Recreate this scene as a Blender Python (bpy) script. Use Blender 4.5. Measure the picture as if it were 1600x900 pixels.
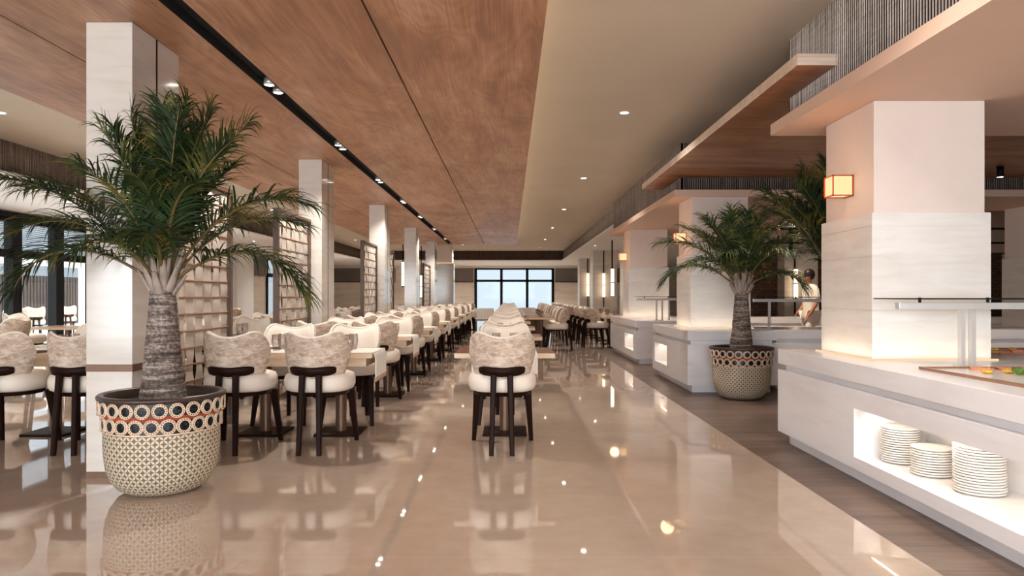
import bpy, math, random
from math import sin, cos, pi, radians as R
from mathutils import Vector, Matrix, noise as mnoise

for _o in list(bpy.data.objects):
    bpy.data.objects.remove(_o)
S = bpy.context.scene
COL = S.collection
random.seed(7)

# ------------------------------------------------------------------ camera
cam_d = bpy.data.cameras.new('camera')
cam = bpy.data.objects.new('camera', cam_d)
COL.objects.link(cam)
cam.location = (0, 0, 1.2)
cam.rotation_euler = (R(90), 0, 0)
cam_d.sensor_width = 36
cam_d.sensor_fit = 'HORIZONTAL'
cam_d.lens = 36 * 1145 / 1600
cam_d.shift_x = 3 / 1600
cam_d.shift_y = 12 / 1600
cam_d.clip_start = 0.02
cam_d.clip_end = 300
S.camera = cam

# ------------------------------------------------------------------ exposure, world
S.view_settings.view_transform = 'Standard'
S.view_settings.look = 'None'
S.view_settings.gamma = 1
S.view_settings.use_curve_mapping = False
S.view_settings.exposure = 0.9
S.cycles.max_bounces = 8
S.cycles.diffuse_bounces = 4
S.cycles.glossy_bounces = 3
S.cycles.transparent_max_bounces = 12
S.cycles.caustics_reflective = False
S.cycles.caustics_refractive = False
S.cycles.sample_clamp_indirect = 4.0

W = bpy.data.worlds.new('sky'); S.world = W
W.use_nodes = True
_bg = W.node_tree.nodes['Background']
_wt = W.node_tree
_tc = _wt.nodes.new('ShaderNodeTexCoord'); _sp = _wt.nodes.new('ShaderNodeSeparateXYZ'); _rp = _wt.nodes.new('ShaderNodeValToRGB')
_wt.links.new(_tc.outputs['Generated'], _sp.inputs[0]); _wt.links.new(_sp.outputs[2], _rp.inputs[0]); _wt.links.new(_rp.outputs[0], _bg.inputs[0])
_e = _rp.color_ramp.elements; _e[0].position = 0.08; _e[0].color = (0.125, 0.146, 0.163, 1); _e[1].position = 0.45; _e[1].color = (0.85, 0.93, 1.0, 1)
_bg.inputs[1].default_value = 3.4

def area(name, loc, rot, sx, sy, power, col=(1, 1, 1), portal=False, spread=180):
    d = bpy.data.lights.new(name, 'AREA')
    d.shape = 'RECTANGLE'; d.size = sx; d.size_y = sy
    d.energy = power; d.color = col
    d.spread = R(spread)
    if portal: d.cycles.is_portal = True
    o = bpy.data.objects.new(name, d); COL.objects.link(o)
    o.location = loc; o.rotation_euler = rot
    return o
WARM = (1.0, 0.80, 0.60)
# daylight through the glazed wall behind the camera
area('daylight_behind', (-1.5, -3.6, 1.55), (R(90), 0, 0), 12, 2.4, 370, (0.90, 0.95, 1.0))
_s = bpy.data.lights.new('sun', 'SUN'); _s.energy = 5.0; _s.color = (1.0, 0.95, 0.88); _s.angle = R(3)
_so = bpy.data.objects.new('sun', _s); COL.objects.link(_so); _so.rotation_euler = (R(12), R(-28), 0)
# left hand glazing and far glazing, sampled as openings of the sky
area('daylight_left_opening', (-9.75, 11.5, 1.4), (R(90), 0, R(-90)), 14, 2.5, 1, portal=True)
area('daylight_far_opening', (0.2, 39.3, 1.2), (R(90), 0, R(180)), 4.4, 2.6, 1, portal=True)
# cove lights lying on top of the timber ceiling
area('cove_light_right', (-0.25, 11.4, 3.15), (0, R(-115), 0), 0.06, 28.6, 85, (1.0, 0.84, 0.62))
area('cove_light_left', (-4.0, 11.4, 3.15), (0, R(115), 0), 0.06, 28.6, 70, (1.0, 0.93, 0.85))

# ------------------------------------------------------------------ materials
def lin(h):
    h = h.lstrip('#')
    out = []
    for i in (0, 2, 4):
        c = int(h[i:i+2], 16) / 255
        out.append(c / 12.92 if c <= 0.04045 else ((c + 0.055) / 1.055) ** 2.4)
    return (*out, 1)

class NT:
    def __init__(self, name):
        self.m = bpy.data.materials.new(name); self.m.use_nodes = True
        self.t = self.m.node_tree; self.n = self.t.nodes
        self.b = self.n['Principled BSDF']; self.out = self.n['Material Output']
    def new(self, ty, **kw):
        x = self.n.new(ty)
        for k, v in kw.items(): setattr(x, k, v)
        return x
    def link(self, a, b): self.t.links.new(a, b)
    def math(self, op, a, b=None, c=None, clamp=False):
        x = self.new('ShaderNodeMath', operation=op); x.use_clamp = clamp
        for i, v in enumerate((a, b, c)):
            if v is None: continue
            if isinstance(v, (int, float)): x.inputs[i].default_value = v
            else: self.link(v, x.inputs[i])
        return x.outputs[0]
    def ramp(self, fac, stops):
        x = self.new('ShaderNodeValToRGB')
        e = x.color_ramp.elements
        while len(e) < len(stops): e.new(0.5)
        for el, (p, c) in zip(e, stops):
            el.position = p; el.color = c if len(c) == 4 else (*c, 1)
        self.link(fac, x.inputs[0]); return x.outputs[0]
    def coords(self, scale=(1, 1, 1), kind='Object', rot=(0, 0, 0)):
        tc = self.new('ShaderNodeTexCoord'); mp = self.new('ShaderNodeMapping')
        mp.inputs['Scale'].default_value = scale; mp.inputs['Rotation'].default_value = rot
        self.link(tc.outputs[kind], mp.inputs[0]); return mp.outputs[0]
    def noise(self, vec, scale, detail=4, rough=0.55, dist=0.0):
        x = self.new('ShaderNodeTexNoise')
        x.inputs['Scale'].default_value = scale; x.inputs['Detail'].default_value = detail
        x.inputs['Roughness'].default_value = rough; x.inputs['Distortion'].default_value = dist
        self.link(vec, x.inputs['Vector']); return x.outputs['Fac']
    def mix(self, fac, a, b, blend='MIX'):
        x = self.new('ShaderNodeMix', data_type='RGBA', blend_type=blend)
        for s, v in ((x.inputs['Factor'], fac), (x.inputs['A'], a), (x.inputs['B'], b)):
            if isinstance(v, (int, float)): s.default_value = v
            elif isinstance(v, tuple): s.default_value = v
            else: self.link(v, s)
        return x.outputs['Result']
    def bump(self, h, strength=0.2, dist=0.01):
        x = self.new('ShaderNodeBump'); x.inputs['Strength'].default_value = strength
        x.inputs['Distance'].default_value = dist
        self.link(h, x.inputs['Height']); self.link(x.outputs[0], self.b.inputs['Normal'])
    def set(self, **kw):
        for k, v in kw.items():
            s = self.b.inputs[k.replace('_', ' ')]
            if isinstance(v, (int, float, tuple)): s.default_value = v
            else: self.link(v, s)

def plain(name, h, rough=0.5, metal=0.0, var=0.06, nscale=9.0, bump=0.0, **kw):
    t = NT(name)
    c = lin(h)
    v = t.coords()
    n = t.noise(v, nscale)
    d = tuple(x * (1 - var) for x in c[:3]) + (1,)
    l = tuple(min(1, x * (1 + var)) for x in c[:3]) + (1,)
    t.set(Base_Color=t.ramp(n, [(0.3, d), (0.7, l)]), Roughness=rough, Metallic=metal)
    if bump: t.bump(n, bump)
    if kw: t.set(**kw)
    return t.m

def emit(name, h, strength):
    t = NT(name)
    e = t.new('ShaderNodeEmission'); e.inputs[0].default_value = lin(h); e.inputs[1].default_value = strength
    t.link(e.outputs[0], t.out.inputs[0]); return t.m

def veneer(name, dark, mid, light, scale=1.0, rough=0.42, axis='Y'):
    t = NT(name)
    sc = (6, 0.9, 6) if axis == 'Y' else (0.9, 6, 6)
    if axis == 'Z': sc = (6, 6, 0.9)
    v = t.coords(tuple(scale * s for s in sc))
    sc2 = (1.6, 0.5, 1.6) if axis == 'Y' else (0.5, 1.6, 1.6)
    v2 = t.coords(tuple(scale * s for s in sc2))
    v3 = t.coords(tuple(scale * (s * 14 if s > 1 else s * 1.3) for s in sc))
    big = t.noise(v2, 1.0, 3, 0.5, 1.2)
    ringv = t.math('SINE', t.math('MULTIPLY', t.noise(v2, 1.1, 2, 0.45, 0.4), 95))
    ring = t.math('MULTIPLY_ADD', ringv, 0.025, 0.0)
    fine = t.noise(v3, 1.0, 5, 0.7)
    mid_n = t.noise(v, 1.0, 4, 0.6, 0.6)
    f = t.math('ADD', t.math('MULTIPLY', big, 0.5), t.math('MULTIPLY', mid_n, 0.35))
    f = t.math('ADD', f, t.math('MULTIPLY', t.math('SUBTRACT', fine, 0.5), 0.5))
    f = t.math('ADD', f, ring)
    t.set(Base_Color=t.ramp(f, [(0.30, lin(dark)), (0.44, lin(mid)), (0.58, lin(light))]), Roughness=rough)
    return t.m

def stone(name, base, vein, rough=0.3, joint=None, scale=1.0):
    t = NT(name)
    v = t.coords((1.2 * scale, 1.2 * scale, 9 * scale))
    n = t.noise(v, 1.6, 6, 0.6, 0.3)
    v2 = t.coords((1, 1, 1)); n2 = t.noise(v2, 3.0 * scale, 3)
    f = t.math('ADD', t.math('MULTIPLY', n, 0.7), t.math('MULTIPLY', n2, 0.3))
    col = t.ramp(f, [(0.36, lin(vein)), (0.56, lin(base))])
    pits = t.noise(t.coords((14, 14, 30)), 3.2, 2, 0.5)
    col = t.mix(t.math('GREATER_THAN', pits, 0.76), col, tuple(x * 0.75 for x in lin(vein)[:3]) + (1,))
    t.set(Base_Color=col, Roughness=rough, IOR=1.7 if rough < 0.2 else 1.5)
    return t.m

def thin_glass(name, tint=(0.93, 0.97, 0.97, 1), refl=0.06, k=0.4):
    t = NT(name)
    tr = t.new('ShaderNodeBsdfTransparent'); tr.inputs[0].default_value = tint
    gl = t.new('ShaderNodeBsdfGlossy'); gl.inputs['Roughness'].default_value = 0.02
    lw = t.new('ShaderNodeLayerWeight'); lw.inputs[0].default_value = 0.25
    mx = t.new('ShaderNodeMixShader')
    t.link(t.math('ADD', t.math('MULTIPLY', lw.outputs['Fresnel'], k), refl, clamp=True), mx.inputs[0])
    t.link(tr.outputs[0], mx.inputs[1]); t.link(gl.outputs[0], mx.inputs[2])
    t.link(mx.outputs[0], t.out.inputs[0]); return t.m

M = {}
M['timber_ceiling'] = veneer('timber_ceiling', '#98684A', '#B58460', '#CCA282', rough=0.45)
M['timber_canopy'] = veneer('timber_canopy', '#7A4A30', '#9A6744', '#B98558', rough=0.42, axis='X')
M['timber_edge'] = veneer('timber_edge', '#C9AE98', '#D9C3B0', '#E5D5C6', rough=0.5, axis='X')
M['table_wood'] = veneer('table_wood', '#6E432C', '#87553A', '#9B6848', scale=2.2, rough=0.28, axis='X')
M['table_edge'] = veneer('table_edge', '#D2B795', '#DEC8AB', '#E8D8C2', scale=2, rough=0.45, axis='X')
M['dark_wood'] = plain('dark_wood', '#21100A', 0.45, var=0.25, nscale=14, Specular_IOR_Level=0.1)
M['cream_ceiling'] = plain('cream_ceiling', '#CFC2B0', 0.75, var=0.03, nscale=1.2)
M['white_ceiling'] = plain('white_ceiling', '#F8F7F6', 0.8, var=0.015, nscale=2)
M['slab_plaster'] = plain('slab_plaster', '#D9B8A3', 0.7, var=0.03, nscale=1.5)  # peach tint stands in for warm light bounced onto white plaster
M['travertine'] = stone('travertine', '#D9D2C9', '#D0C7BC', 0.13)
M['cladding'] = stone('cladding', '#E9E5E0', '#DDD6CE', 0.38, scale=0.8)
M['plaster_pink'] = plain('plaster_pink', '#E5D6CC', 0.6, var=0.03, nscale=3)
M['counter_stone'] = stone('counter_stone', '#F4F3F5', '#EAE8EA', 0.25, scale=0.5)
M['beige_stone'] = stone('beige_stone', '#E8DFD2', '#D9CCBC', 0.4, scale=0.5)
M['bronze'] = plain('bronze', '#6E5240', 0.35, 0.4, var=0.1)
M['grey_panel'] = plain('grey_panel', '#6F6660', 0.8, var=0.08, nscale=20)
M['black_metal'] = plain('black_metal', '#0D0D0F', 0.5, 0.0, var=0.1, Specular_IOR_Level=0.2)
M['black_recess'] = plain('black_recess', '#0B0A0A', 0.8, var=0.1)
M['steel'] = plain('steel', '#DEDAD6', 0.3, 0.45, var=0.04)
M['glass'] = thin_glass('glass', (0.97, 0.985, 0.985, 1), 0.0)
M['shelf_glass'] = thin_glass('shelf_glass', (0.86, 0.93, 0.9, 1), 0.08)
M['shelf_edge'] = plain('shelf_edge', '#15201C', 0.15, var=0.1)
M['tumbler_glass'] = thin_glass('tumbler_glass', (0.93, 0.91, 0.90, 1), 0.10)
M['cream_leather'] = plain('cream_leather', '#EADFD2', 0.5, var=0.03, nscale=6)
M['white_cloth'] = plain('white_cloth', '#EDE6DB', 0.85, var=0.05, nscale=60, bump=0.1)
M['cloth_hem'] = plain('cloth_hem', '#C9AE92', 0.85, var=0.08, nscale=60)
M['porcelain'] = plain('porcelain', '#F6F3EE', 0.18, var=0.01)
M['soil'] = plain('soil', '#1D1512', 0.9, var=0.4, nscale=40, bump=0.6)
M['red_metal'] = plain('red_metal', '#B03A22', 0.4, var=0.1)
M['lamp_glow'] = emit('lamp_glow', '#FFD29A', 0.72)
M['tube_glow'] = emit('tube_glow', '#FFE3BE', 2.4)
M['spot_glow'] = emit('spot_glow', '#FFF4E4', 14)
M['led_glow'] = emit('led_glow', '#FFD9B0', 0.55)
M['copper'] = plain('copper', '#B58A70', 0.3, 0.6, var=0.05)
M['skin'] = plain('skin', '#B97A58', 0.5, var=0.05)
M['hair'] = plain('hair', '#1C1411', 0.5, var=0.2)
M['uniform'] = plain('uniform', '#F0E8DC', 0.8, var=0.03)
M['terrace'] = plain('terrace', '#DEDAD5', 0.6, var=0.05)
M['navy'] = plain('navy', '#1A1D2C', 0.7, var=0.1)
M['white_paint'] = plain('white_paint', '#F0EFEE', 0.6, var=0.02)

def m_floor():
    t = NT('polished_floor')
    v = t.coords((1, 1, 1))
    n = t.noise(v, 0.9, 6, 0.62, 0.5); n2 = t.noise(v, 7, 5, 0.65)
    f = t.math('ADD', t.math('MULTIPLY', n, 0.65), t.math('MULTIPLY', n2, 0.35))
    col = t.ramp(f, [(0.3, lin('#AC9786')), (0.52, lin('#B9A594')), (0.72, lin('#C5B3A4'))])
    sx = t.new('ShaderNodeSeparateXYZ'); t.link(v, sx.inputs[0])
    def joint(o, step, off):
        fr = t.math('FRACT', t.math('DIVIDE', t.math('ADD', o, off), step))
        return t.math('LESS_THAN', fr, 0.004 / step)
    j = joint(sx.outputs[1], 2.42, 40.2)
    col = t.mix(t.math('MULTIPLY', j, 0.35), col, lin('#D8C6B4'))
    t.set(Base_Color=col, Roughness=0.03, IOR=2.25)
    return t.m
M['floor'] = m_floor()

def m_plank():
    t = NT('plank_floor')
    v = t.coords((1, 1, 1))
    br = t.new('ShaderNodeTexBrick'); t.link(v, br.inputs[0])
    br.inputs['Color1'].default_value = lin('#67544A'); br.inputs['Color2'].default_value = lin('#7C6A60')
    br.inputs['Mortar'].default_value = lin('#4E3F34')
    br.inputs['Scale'].default_value = 1.0; br.inputs['Mortar Size'].default_value = 0.002
    br.inputs['Brick Width'].default_value = 1.2; br.inputs['Row Height'].default_value = 0.16
    g = t.noise(t.coords((3, 40, 1)), 1.0, 6, 0.7, 0.3)
    g2 = t.noise(t.coords((1.2, 7, 1)), 1.0, 4, 0.6, 0.4)
    k = t.ramp(t.math('ADD', t.math('MULTIPLY', g, 0.5), t.math('MULTIPLY', g2, 0.5)), [(0.33, (0.42, 0.38, 0.36)), (0.52, (0.9, 0.88, 0.86)), (0.7, (1.25, 1.2, 1.15))])
    t.set(Base_Color=t.mix(1.0, br.outputs['Color'], k, 'MULTIPLY'), Roughness=0.38)
    return t.m
M['plank'] = m_plank()

def m_woven(name, c0, c1, c2):
    t = NT(name)
    n = t.noise(t.coords((13, 13, 30), rot=(0, 0.05, 0.3)), 1.0, 3, 0.6, 0.9)
    n2 = t.noise(t.coords((26, 26, 120)), 1.2, 4, 0.75, 0.8)
    br = t.new('ShaderNodeTexNoise'); br.inputs['Scale'].default_value = 1.0; br.inputs['Detail'].default_value = 2
    t.link(t.coords((14, 14, 14)), br.inputs['Vector'])
    st = t.math('SINE', t.math('ADD', t.math('MULTIPLY', n, 40), t.math('MULTIPLY', br.outputs['Fac'], 22)))
    f = t.math('ADD', t.math('MULTIPLY', n, 0.62), t.math('MULTIPLY', n2, 0.22))
    f = t.math('ADD', f, t.math('MULTIPLY_ADD', st, 0.035, 0.09))
    t.set(Base_Color=t.ramp(f, [(0.33, lin(c0)), (0.47, lin(c1)), (0.62, lin(c2))]), Roughness=0.85)
    t.bump(f, 0.4, 0.004)
    return t.m
M['woven'] = m_woven('woven_fabric', '#99836F', '#C0AA96', '#E0D2C3')

def m_bamboo(name, c0, c1, c2):
    t = NT(name)
    n = t.noise(t.coords((55, 55, 1.6)), 1.0, 3, 0.6); n2 = t.noise(t.coords((3, 3, 30)), 2.0, 4, 0.7)
    f = t.math('ADD', t.math('MULTIPLY', n, 0.65), t.math('MULTIPLY', n2, 0.35))
    t.set(Base_Color=t.ramp(f, [(0.35, lin(c0)), (0.5, lin(c1)), (0.65, lin(c2))]), Roughness=0.7)
    return t.m
M['bamboo'] = m_bamboo('bamboo_sticks', '#94887F', '#C2B7AF', '#E6DED7')
M['bamboo_mid'] = m_bamboo('bamboo_mid', '#5E5049', '#83746B', '#A6978D')
M['bamboo_dark'] = m_bamboo('bamboo_dark', '#4C3C34', '#665247', '#84705F')
M['bamboo_back'] = plain('bamboo_back', '#2B221E', 0.9, var=0.1)

def m_mosaic():
    t = NT('mosaic_wall')
    br = t.new('ShaderNodeTexBrick'); t.link(t.coords((1, 1, 1), rot=(R(-90), 0, 0)), br.inputs[0])
    br.inputs['Color1'].default_value = lin('#4A2E20'); br.inputs['Color2'].default_value = lin('#7A5236')
    br.inputs['Mortar'].default_value = lin('#24150F'); br.inputs['Scale'].default_value = 1.0
    br.inputs['Mortar Size'].default_value = 0.006; br.inputs['Brick Width'].default_value = 0.16; br.inputs['Row Height'].default_value = 0.07
    t.set(Base_Color=br.outputs['Color'], Roughness=0.35); return t.m
M['mosaic'] = m_mosaic()

def m_trunk():
    t = NT('palm_trunk')
    n = t.noise(t.coords((3, 3, 34)), 1.5, 5, 0.7, 0.5); n2 = t.noise(t.coords((30, 30, 30)), 1.6, 3, 0.7)
    f = t.math('ADD', t.math('MULTIPLY', n, 0.6), t.math('MULTIPLY', n2, 0.4))
    t.set(Base_Color=t.ramp(f, [(0.38, lin('#352C28')), (0.5, lin('#6E6058')), (0.60, lin('#B0A399'))]), Roughness=0.85)
    t.bump(f, 0.8, 0.012); return t.m
M['trunk'] = m_trunk()
def m_leaf():
    t = NT('palm_leaf')
    n = t.noise(t.coords((1, 1, 1)), 5.0, 3)
    c = t.ramp(n, [(0.32, lin('#1A2A14')), (0.52, lin('#2E421F')), (0.70, lin('#85793A'))])  # golden patches also stand in for warm light on leaflet undersides
    t.set(Base_Color=c, Roughness=0.55, Specular_IOR_Level=0.3); return t.m
M['leaf'] = m_leaf()
M['stalk'] = plain('stalk', '#6E5A30', 0.5, var=0.3, nscale=6)
M['boot'] = plain('boot', '#A3948A', 0.8, var=0.25, nscale=12, bump=0.3)

def m_petals():
    t = NT('petal_weave')
    tc = t.new('ShaderNodeTexCoord'); sp = t.new('ShaderNodeSeparateXYZ'); t.link(tc.outputs['UV'], sp.inputs[0])
    px = t.math('ABSOLUTE', t.math('SUBTRACT', t.math('FRACT', sp.outputs[0]), 0.5))
    py = t.math('ABSOLUTE', t.math('SUBTRACT', t.math('FRACT', sp.outputs[1]), 0.5))
    d = t.math('ABSOLUTE', t.math('SUBTRACT', px, py)); s = t.math('ADD', px, py)
    lens = t.math('MULTIPLY', t.math('SINE', t.math('MULTIPLY', s, pi)), 0.225)
    f = t.math('SUBTRACT', lens, d)
    k = t.math('SMOOTH_MIN', 1.0, t.math('MULTIPLY', t.math('ADD', f, 0.01), 18), 0.1, clamp=True)
    t.set(Base_Color=t.mix(k, lin('#76695A'), lin('#D9CBB2')), Roughness=0.6)
    t.bump(k, 0.5, 0.006); return t.m
M['petals'] = m_petals()
M['pot_black'] = plain('pot_black', '#1A1416', 0.35, var=0.2, nscale=30)
M['pot_rim'] = plain('pot_rim', '#3D2D27', 0.4, var=0.2, nscale=10)
M['pot_red'] = plain('pot_red', '#A3472C', 0.5, var=0.15, nscale=20)
M['pot_cream'] = plain('pot_cream', '#E4CDB2', 0.5, var=0.08, nscale=20)
def m_bead():
    t = NT('bead_disc'); vo = t.new('ShaderNodeTexVoronoi'); vo.inputs['Scale'].default_value = 70
    t.link(t.coords(), vo.inputs['Vector'])
    t.set(Base_Color=t.ramp(vo.outputs['Distance'], [(0.15, lin('#39424F')), (0.5, lin('#08080B'))]), Roughness=0.35, Specular_IOR_Level=0.25)
    return t.m
M['bead'] = m_bead()
def m_food(name, a, b):
    return plain(name, a, 0.35, var=0.3, nscale=40, bump=0.2)
M['tomato'] = m_food('tomato', '#C23A22', 0); M['lemon'] = m_food('lemon', '#E8B94A', 0); M['lettuce'] = m_food('lettuce', '#5E8A30', 0)
M['salmon'] = m_food('salmon', '#E39A72', 0)

# ------------------------------------------------------------------ mesh builder
class MB:
    def __init__(self): self.v = []; self.f = []; self.mi = []; self.sm = []; self.uv = {}
    def add(self, verts, faces, mi=0, smooth=False, uvs=None):
        o = len(self.v); self.v += [tuple(p) for p in verts]
        for k, f in enumerate(faces):
            if uvs: self.uv[len(self.f)] = uvs[k]
            self.f.append(tuple(i + o for i in f)); self.mi.append(mi); self.sm.append(smooth)
        return self
    def box(self, x0, x1, y0, y1, z0, z1, mi=0, rz=0, c=None):
        p = [(x0,y0,z0),(x1,y0,z0),(x1,y1,z0),(x0,y1,z0),(x0,y0,z1),(x1,y0,z1),(x1,y1,z1),(x0,y1,z1)]
        if rz:
            cx, cy = c or ((x0+x1)/2, (y0+y1)/2)
            p = [(cx+(x-cx)*cos(rz)-(y-cy)*sin(rz), cy+(x-cx)*sin(rz)+(y-cy)*cos(rz), z) for x, y, z in p]
        return self.add(p, [(0,3,2,1),(4,5,6,7),(0,1,5,4),(1,2,6,5),(2,3,7,6),(3,0,4,7)], mi)
    def taper(self, p0, p1, s0, s1, mi=0):
        # square post from p0 to p1 with side sizes s0, s1 (horizontal sections, chamfered corners)
        def ring(p, s):
            h = s/2; q = h*0.6
            return [(p[0]+a, p[1]+b, p[2]) for a, b in ((-q,-h),(q,-h),(h,-q),(h,q),(q,h),(-q,h),(-h,q),(-h,-q))]
        vs = ring(p0, s0) + ring(p1, s1)
        fs = [(i, (i+1) % 8, 8+(i+1) % 8, 8+i) for i in range(8)] + [tuple(range(7,-1,-1)), tuple(range(8,16))]
        return self.add(vs, fs, mi)
    def lathe(self, prof, n=32, c=(0,0,0), mi=0, smooth=True, uvn=None, closed_top=False, sx=1, sy=1, power=None):
        vs = []; L = [0]
        for (a, b) in zip(prof, prof[1:]): L.append(L[-1] + math.hypot(b[0]-a[0], b[1]-a[1]))
        for r, z in prof:
            for i in range(n):
                a = 2*pi*i/n; ca, sa = cos(a), sin(a)
                if power:
                    ca = math.copysign(abs(ca)**power, ca); sa = math.copysign(abs(sa)**power, sa)
                vs.append((c[0]+r*sx*ca, c[1]+r*sy*sa, c[2]+z))
        fs = []; uvs = [] if uvn else None
        for j in range(len(prof)-1):
            for i in range(n):
                i2 = (i+1) % n
                fs.append((j*n+i, j*n+i2, (j+1)*n+i2, (j+1)*n+i))
                if uvn:
                    u0, u1 = uvn[0]*i/n, uvn[0]*(i+1)/n
                    uvs.append(((u0, L[j]*uvn[1]), (u1, L[j]*uvn[1]), (u1, L[j+1]*uvn[1]), (u0, L[j+1]*uvn[1])))
        self.add(vs, fs, mi, smooth, uvs)
        return self
    def disc(self, r, z, n=32, c=(0,0,0), mi=0, up=True):
        vs = [(c[0]+r*cos(2*pi*i/n), c[1]+r*sin(2*pi*i/n), c[2]+z) for i in range(n)]
        f = tuple(range(n)) if up else tuple(range(n-1,-1,-1))
        return self.add(vs, [f], mi)
    def cyl(self, p0, p1, r0, r1=None, n=12, mi=0, caps=True, smooth=True):
        r1 = r0 if r1 is None else r1
        return self.tube([p0, p1], [r0, r1], n, mi, caps, smooth)
    def tube(self, pts, rad, n=8, mi=0, caps=True, smooth=True, flat=1.0):
        pts = [Vector(p) for p in pts]; rings = []
        if not isinstance(rad, (list, tuple)): rad = [rad]*len(pts)
        up = Vector((0,0,1))
        t0 = (pts[1]-pts[0]).normalized()
        if abs(t0.z) > 0.95: up = Vector((1,0,0))
        side = t0.cross(up).normalized()
        for i, p in enumerate(pts):
            a = pts[max(i-1,0)]; b = pts[min(i+1,len(pts)-1)]
            t = (b-a).normalized()
            side = (side - t*side.dot(t)).normalized(); nn = side.cross(t)
            rings.append([p + (side*cos(2*pi*k/n) + nn*sin(2*pi*k/n)*flat)*rad[i] for k in range(n)])
        vs = [q for r in rings for q in r]; fs = []
        for i in range(len(pts)-1):
            for k in range(n): fs.append((i*n+k, i*n+(k+1)%n, (i+1)*n+(k+1)%n, (i+1)*n+k))
        self.add(vs, fs, mi, smooth)
        if caps: self.add(rings[0], [tuple(range(n-1,-1,-1))], mi); self.add(rings[-1], [tuple(range(n))], mi)
        return self
    def grid(self, rows, mi=0, smooth=True, closed_u=False):
        nu = len(rows[0]); vs = [p for r in rows for p in r]; fs = []
        for j in range(len(rows)-1):
            for i in range(nu if closed_u else nu-1):
                i2 = (i+1) % nu
                fs.append((j*nu+i, j*nu+i2, (j+1)*nu+i2, (j+1)*nu+i))
        return self.add(vs, fs, mi, smooth)
    def sphere(self, c, r, n=10, mi=0, sx=1, sy=1, sz=1):
        prof = [(max(1e-4, r*sin(pi*k/n)), -r*cos(pi*k/n)*sz) for k in range(n+1)]
        return self.lathe(prof, max(8, n), c, mi, True, sx=sx, sy=sy)
    def xform(self, mat):
        self.v = [tuple(mat @ Vector(p)) for p in self.v]; return self
    def mesh(self, name, mats):
        me = bpy.data.meshes.new(name)
        me.from_pydata(self.v, [], self.f)
        for m in (mats if isinstance(mats, (list, tuple)) else [mats]):
            me.materials.append(M[m] if isinstance(m, str) else m)
        me.polygons.foreach_set('material_index', self.mi)
        me.polygons.foreach_set('use_smooth', self.sm)
        if self.uv:
            ul = me.uv_layers.new(name='map')
            for pi_, uvs in self.uv.items():
                for li, uv in zip(me.polygons[pi_].loop_indices, uvs): ul.data[li].uv = uv
        me.update(); return me
    def build(self, name, mats, parent=None, bevel=0, loc=None):
        o = bpy.data.objects.new(name, self.mesh(name, mats)); COL.objects.link(o)
        if parent is not None: o.parent = parent
        if loc: o.location = loc
        if bevel:
            b = o.modifiers.new('bevel', 'BEVEL'); b.width = bevel; b.segments = 2; b.limit_method = 'ANGLE'
        return o

def tag(o, label=None, cat=None, group=None, kind=None):
    if label: o['label'] = label
    if cat: o['category'] = cat
    if group: o['group'] = group
    if kind: o['kind'] = kind
    return o
def thing(name, label, cat, loc=(0,0,0), rz=0, group=None):
    o = bpy.data.objects.new(name, None); COL.objects.link(o)
    o.location = loc; o.rotation_euler = (0,0,rz); o.empty_display_size = 0.1
    return tag(o, label, cat, group)
def struct(name, mb, mats, parent=None, bevel=0):
    o = mb.build(name, mats, parent, bevel)
    if parent is None: o['kind'] = 'structure'
    return o
def copy_tree(o, parent=None):
    kids = list(o.children)
    c = o.copy(); COL.objects.link(c)
    if parent is not None: c.parent = parent
    for k in kids: copy_tree(k, c)
    return c
ORD = ['first','second','third','fourth','fifth','sixth','seventh','eighth','ninth','tenth','eleventh','twelfth','thirteenth','fourteenth','fifteenth','sixteenth','seventeenth','eighteenth','nineteenth','twentieth']

# ------------------------------------------------------------------ levels
ZW, ZC, ZL, ZS = 3.0, 3.25, 2.8, 2.52      # timber ceiling, cream ceiling, low ceiling, right hand slabs
Y0 = -3.6

# ================================================================== SETTING
struct('floor', MB().box(-9.6, 1.855, Y0, 39.2, -0.1, 0), 'floor')
struct('floor_plank', MB().box(1.855, 14, Y0, 17.0, -0.1, 0), 'plank')
struct('floor_far', MB().box(1.855, 14, 17.0, 39.2, -0.1, 0), 'floor')

# timber ceiling panels with open joints and a track slot
mb = MB()
xs = [(-4.43,-3.277),(-3.263,-2.145),(-1.995,-0.911),(-0.897,0.23)]
ysp = [Y0, 6.36, 11.2, 16.05, 20.9, 25.8]
for a, b in xs:
    for y0, y1 in zip(ysp, ysp[1:]): mb.box(a, b, y0+0.002, y1-0.002, ZW, ZW+0.03)
struct('ceiling_timber', mb, 'timber_ceiling')
mb = MB(); mb.box(-4.41, 0.2, Y0, 25.78, ZW+0.10, ZW+0.13)  # unseen top slab added to keep cove light from leaking through
mb.box(-4.43, -4.40, Y0, 25.8, ZW+0.031, ZW+0.12); mb.box(0.20, 0.23, Y0, 25.8, ZW+0.031, ZW+0.12); mb.box(-4.40, 0.20, 25.77, 25.8, ZW+0.031, ZW+0.12)
struct('ceiling_timber_lip_and_light_stop', mb, 'cream_ceiling')
mb = MB(); mb.box(-2.16, -1.98, Y0, 25.7, ZW+0.075, ZW+0.098)
mb.box(-2.144, -2.138, Y0, 25.7, ZW-0.0, ZW+0.075); mb.box(-2.002, -1.996, Y0, 25.7, ZW, ZW+0.075)
mb.box(-4.39, -2.165, Y0, 25.7, ZW+0.031, ZW+0.036); mb.box(-1.975, 0.19, Y0, 25.7, ZW+0.031, ZW+0.036)
struct('ceiling_track_slot', mb, 'black_recess')
struct('ceiling', MB().box(-6.67, 14, Y0, 33.5, ZC, ZC+0.1), 'cream_ceiling')
mb = MB(); mb.box(-9.6, -6.67, Y0, 39.2, ZL, ZL+0.08); mb.box(-6.67, 2.45, 33.5, 39.2, ZL, ZL+0.08)
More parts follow.
